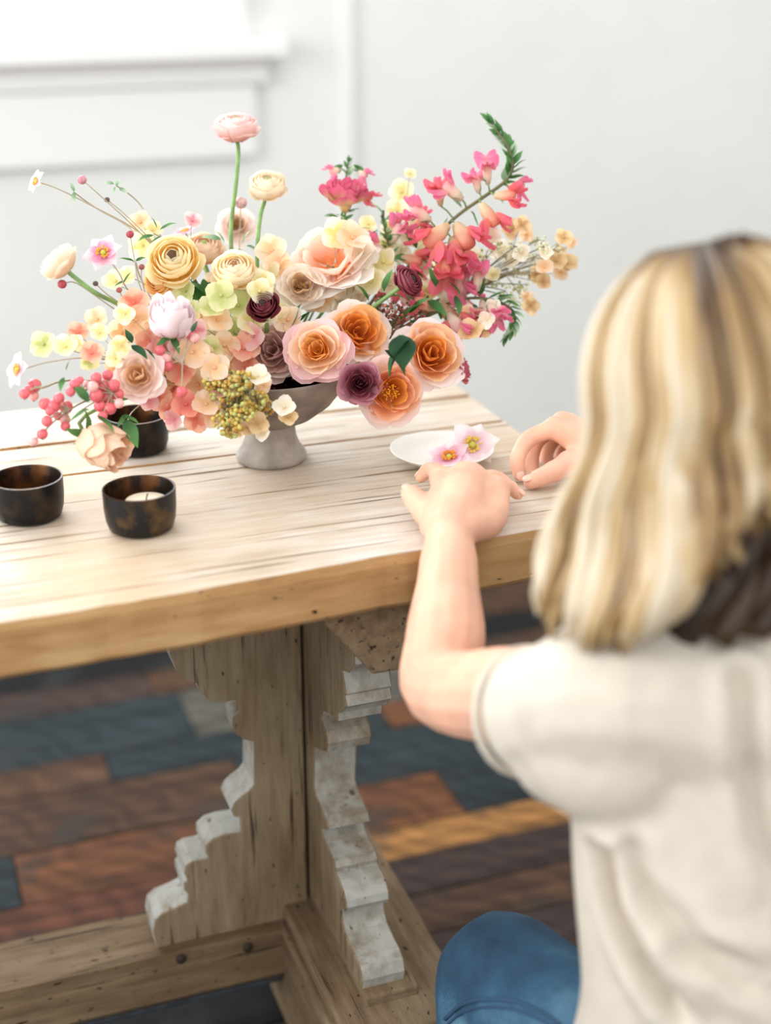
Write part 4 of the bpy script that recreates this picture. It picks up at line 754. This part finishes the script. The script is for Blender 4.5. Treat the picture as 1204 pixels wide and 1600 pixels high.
B += chain([WL+lr*.016, WL+lr*.034+lf*.035-lu*.004, KC+lr*.034-lu*.008], [.018, .018, .013])          # outer edge of the hand
th = at(637, 770, 1.575)
B += chain([WL+lf*.008-lr*.012, WL+lf*.034-lr*.032-lu*.002], [.018, .0165]); B += finger([WL+lf*.030-lr*.030-lu*.002, (WL+lf*.05-lr*.045).lerp(th, .35), th.lerp(WL+lf*.05-lr*.045, .28)+lu*.002, th], .015, .0088)
# right hand: pinching towards the table
RF = [([(866, 668, 1.70), (826, 686, 1.70), (808, 716, 1.69), (811, 741, 1.69)], .0115, .0085), ([(878, 660, 1.725), (840, 686, 1.735), (830, 718, 1.732), (834, 741, 1.725)], .0115, .0085), ([(888, 662, 1.75), (858, 694, 1.765), (852, 722, 1.762), (856, 740, 1.75)], .011, .0082), ([(898, 672, 1.77), (878, 702, 1.785), (872, 722, 1.782), (876, 738, 1.77)], .010, .0076)]
for pts, a, b_ in RF:
    P = [at(*q) for q in pts]; B += chain([WR, WR.lerp(P[0], .5), P[0]], [.022, .019, .014], 12); B += finger(P, a, b_)
B += chain([at(925, 722, 1.70), at(890, 725, 1.685)], [.021, .017]); B += finger([at(892, 722, 1.685), at(866, 736, 1.672), at(844, 746, 1.668), at(829, 753, 1.667)], .0145, .0092)
# legs and feet
HL, KL, AL = Vector((.595, .88, .315)), at(782, 1518, 1.60), Vector((.52, 1.12, .075)); HR, KR, AR = Vector((.73, .88, .315)), Vector((.86, 1.22, .33)), Vector((.84, 1.16, .075))
for h, k, a in ((HL, KL, AL), (HR, KR, AR)):
    B += chain([h, h.lerp(k, .5), k, k.lerp(a, .4), a], [.085, .068, .052, .050, .034]); B += chain([a+Vector((0, -.03, -.035)), a+Vector((0, .06, -.045)), a+Vector((-.005, .14, -.053))], [.030, .026, .019])
fuse('body', B, .0031, skin, person, 5)
nail_m = simple('pale_nail', (238, 192, 172), .35)
for p, d, r in NAILS:
    upv = (Vector((0, 0, 1))-d*d.z+(-FW)*.3).normalized(); s = d.cross(upv).normalized(); v, f = ico(1, 2)
    v = [p+d*(q.x*r*.75+r*.25)+s*(q.y*r*.62)+upv*(q.z*r*.22+r*.80)-person.location for q in v]; link('fingernail', mesh('fingernail', v, f), person, nail_m)
# shirt
FOLD = [(((945, 1330, 0), (962, 1410, 0), (990, 1480, 0), (1030, 1545, 0), (1080, 1610, 0)), .020), (((985, 1330, 0), (1005, 1385, 0), (1060, 1450, 0), (1140, 1520, 0), (1230, 1570, 0)), .012), (((1060, 1490, 0), (1140, 1500, 0), (1230, 1520, 0)), .007), (((1160, 1060, 0), (1170, 1180, 0), (1190, 1300, 0), (1230, 1400, 0)), .012)]
SH = [loft([((.66, .875, .27), .165, .13), ((.66, .875, .36), .168, .132), ((.662, .88, .48), .150, .118), ((.665, .905, .62), .158, .116), ((.667, .925, .73), .165, .104), ((.668, .93, .795), .13, .083), ((.665, .936, .835), .085, .07)])]
ud = (EL-SL)
SH += chain([(.63, .91, .755), SL+Vector((.005, 0, .008)), SL+ud*.16+Vector((0, 0, -.006)), SL+ud*.30+Vector((0, 0, -.014))], [.085, .066, .064, .061]); SH += chain([SL+ud*.1+Vector((.02, -.01, -.03)), SL+ud*.22+Vector((.005, -.004, -.038))], [.078, .058])
SH += chain([(.70, .92, .755), SR, SR.lerp(ER, .5)], [.088, .064, .058])
sh = fuse('shirt', SH, .005, shirt_m, person, 10, lambda p, n: .0035*noise.noise((p.x*9, p.y*9, p.z*4))+.002*noise.noise((p.x*22, p.y*22, p.z*7+4)))
sb = BVHTree.FromPolygons([vv.co+person.location for vv in sh.data.vertices], [tuple(q.vertices) for q in sh.data.polygons])
nrm = [vv.normal.copy() for vv in sh.data.vertices]
for crv, amp in FOLD:      # creases pressed into the cloth of the back
    H = [h[0]-person.location for h in (sb.ray_cast(CP, ray(q.x, q.y).normalized()) for q in catmull(crv, 5)) if h[0] is not None]
    if len(H) < 3: continue
    lo = [min(h[i] for h in H)-.05 for i in range(3)]; hi = [max(h[i] for h in H)+.05 for i in range(3)]
    for vv, n in zip(sh.data.vertices, nrm):
        p = vv.co
        if not all(lo[i] < p[i] < hi[i] for i in range(3)): continue
        m = 9; qn = 0
        for k, (qa, qb) in enumerate(zip(H[:-1], H[1:])):
            e_ = qb-qa; t_ = max(0, min(1, (p-qa).dot(e_)/max(1e-9, e_.length_squared))); d_ = (p-qa-e_*t_).length
            if d_ < m: m = d_; qn = (k+t_)/(len(H)-1)
        if m < .05: vv.co = p+n*(amp*min(1, 6*(1.02-qn))*(-math.exp(-(m/.009)**2)+.45*math.exp(-((m-.02)/.010)**2)))
sh.data.update()
v, f = tube([p-person.location for p in [SL+ud*.44+Vector((0, 0, -.014))+(ud.cross(Vector((0, 0, 1))).normalized()*math.cos(a)+ud.cross(Vector((0, 0, 1))).cross(ud).normalized()*math.sin(a))*.0555 for a in [2*PI*i/24 for i in range(25)]]], .004, 6); link('sleeve_hem', mesh('sleeve_hem', v, f), person, shirt_m)
# jeans
J = [loft([((.66, .865, .235), .15, .115), ((.66, .87, .32), .172, .128), ((.66, .875, .42), .15, .115)])]
for h, k, a in ((HL, KL, AL), (HR, KR, AR)):
    e = k.lerp(a, .78); J += chain([h, h.lerp(k, .5), k, k.lerp(a, .35), e], [.098, .082, .066, .064, .056])
jo = fuse('jeans', J, .006, jean_m, person, 6, lambda p, n: .002*noise.noise((p.x*16, p.y*16, p.z*16)))
bv = BVHTree.FromPolygons([vv.co+person.location for vv in jo.data.vertices], [tuple(q.vertices) for q in jo.data.polygons])
st_m = simple('denim_stitch', (44, 74, 104), .8)
for dy, r in ((0, .0026), (12, .0016)):
    pa = []
    for x, y in catmull([(696, 1592, 0), (722, 1570, 0), (760, 1562, 0), (806, 1566, 0), (850, 1586, 0), (875, 1604, 0)], 4) and [(q.x, q.y+dy) for q in catmull([(696, 1592, 0), (722, 1570, 0), (760, 1562, 0), (806, 1566, 0), (850, 1586, 0), (875, 1604, 0)], 4)]:
        hit = bv.ray_cast(CP, ray(x, y).normalized())
        if hit[0] is not None: pa.append(hit[0]-person.location+hit[1]*.0008)
    if len(pa) > 3: v, f = tube(pa, r, 6); link('jeans_seam', mesh('jeans_seam', v, f), person, st_m)
# hair: locks falling from a parting over the crown
hm = bpy.data.materials.new('blond_hair'); hm.use_nodes = True; nt = hm.node_tree; b = nt.nodes['Principled BSDF']; b.inputs['Roughness'].default_value = .42
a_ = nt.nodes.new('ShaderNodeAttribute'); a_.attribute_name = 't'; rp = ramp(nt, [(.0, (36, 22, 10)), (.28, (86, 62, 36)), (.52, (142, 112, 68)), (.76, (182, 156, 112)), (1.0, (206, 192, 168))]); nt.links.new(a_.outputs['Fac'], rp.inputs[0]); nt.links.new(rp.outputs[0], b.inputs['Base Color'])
random.seed(5)
HV, HF, HT = [], [], []
def add_hair(vf, tones):
    o = len(HV); HV.extend(vf[0]); HF.extend([tuple(i+o for i in q) for q in vf[1]]); HT.extend(tones)
def sm(a, b_, x): x = max(0, min(1, (x-a)/(b_-a))); return x*x*(3-2*x)
def hair_path(al, layer, zend, wob, flare):
    d = (-hf*math.cos(al)+hr*math.sin(al)).normalized(); out = []
    st = HC+hu*(.112-layer)+hf*(.045-.10*abs(math.cos(al/1.3))*max(0, math.cos(al)))*1.0
    for th_ in (22, 40, 58, 76, 92):
        t_ = math.radians(th_); out.append((HC+hf*-.004)+hu*(.116-layer)*math.cos(t_)+d*(.096-layer+.010*abs(math.cos(al)))*math.sin(t_))
    out = [st]+out; dh = Vector((d.x, d.y, 0)).normalized(); tg = Vector((-dh.y, dh.x, 0)); p = out[-1]; n = 9; z0 = p.z
    for i in range(1, n+1):
        q = i/n; zz = z0+(zend-z0)*q; rr = flare*q**1.6*(1-.35*sm(.85, 1, q)); out.append(Vector((p.x, p.y, zz))+dh*rr+tg*(math.sin(q*7.5+wob)*.014*q)+dh*(math.cos(q*8+wob*1.7)*.008*q))
    return out, d
v, f = ell(HC-hf*.006+hu*.004, (.088, .100, .106), HAX); keep = v
add_hair((v, f), [.42]*len(v))
def sm2(a, b_, x): return sm(a, b_, x)
NL = 210
for i in range(NL):
    al = math.radians(-128+256*(i+.5)/NL+R(-3, 3)); layer = R(-.004, .012); ad_ = math.degrees(al); right = -62 < ad_ < 100
    fl = .030+.026*max(0, -math.sin(al))+R(-.006, .008); ze = .838+R(-.012, .01)+.012*max(0, math.sin(al))
    if right: ze = .845+.11*sm(-62, -12, ad_)+R(-.008, .008)-.10*sm(60, 100, ad_); fl *= 1-.6*sm(-62, -10, ad_)
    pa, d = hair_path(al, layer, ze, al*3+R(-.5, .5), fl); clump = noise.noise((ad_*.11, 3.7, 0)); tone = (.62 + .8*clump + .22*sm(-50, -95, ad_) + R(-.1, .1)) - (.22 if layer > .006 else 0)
    P = catmull(pa, 2); m = len(P); wd = R(.0055, .009)
    rr = [wd*(.35+.65*sm(0, .25, k/m))*(1-.75*sm(.86, 1, k/(m-1))) for k in range(m)]
    vf = tube(P, rr, 7, True, 1.9, d.cross(Vector((0, 0, 1))).cross(Vector((0, 0, 1)))); ts = []
    for k in range(m):
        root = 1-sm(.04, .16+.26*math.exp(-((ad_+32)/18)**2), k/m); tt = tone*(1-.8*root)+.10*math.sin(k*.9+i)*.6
        ts += [max(0, min(1, tt+R(-.04, .04)))]*7
    add_hair(vf, ts)
# dark under layer at the nape, with the neck shadow put into its tone
for i in range(60):
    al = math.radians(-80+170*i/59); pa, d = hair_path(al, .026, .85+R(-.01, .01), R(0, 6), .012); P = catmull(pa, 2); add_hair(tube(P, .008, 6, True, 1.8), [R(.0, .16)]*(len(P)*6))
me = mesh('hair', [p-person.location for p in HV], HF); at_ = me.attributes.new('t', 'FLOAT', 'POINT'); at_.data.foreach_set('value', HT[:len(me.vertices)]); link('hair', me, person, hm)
# low stool under the person
stool_m = wood('stool_wood', [(.3, (90, 64, 40)), (.5, (130, 96, 60)), (.8, (150, 116, 78))], 'X', 8, 60)
stool = thing('stool', 'low round wooden stool that the person sits on', 'stool', (.66, .865, 0))
v, f = lathe([(0, .118), (.12, .118), (.135, .122), (.138, .135), (.134, .146), (.12, .150), (0, .150)], 36); link('seat', mesh('seat', v, f), stool, stool_m)
for k in range(4):
    a = PI/4+k*PI/2; v, f = tube([(.085*math.cos(a), .085*math.sin(a), .119), (.115*math.cos(a), .115*math.sin(a), 0)], [.016, .012], 10); link('leg', mesh('leg', v, f), stool, stool_m)
#WOMAN_END
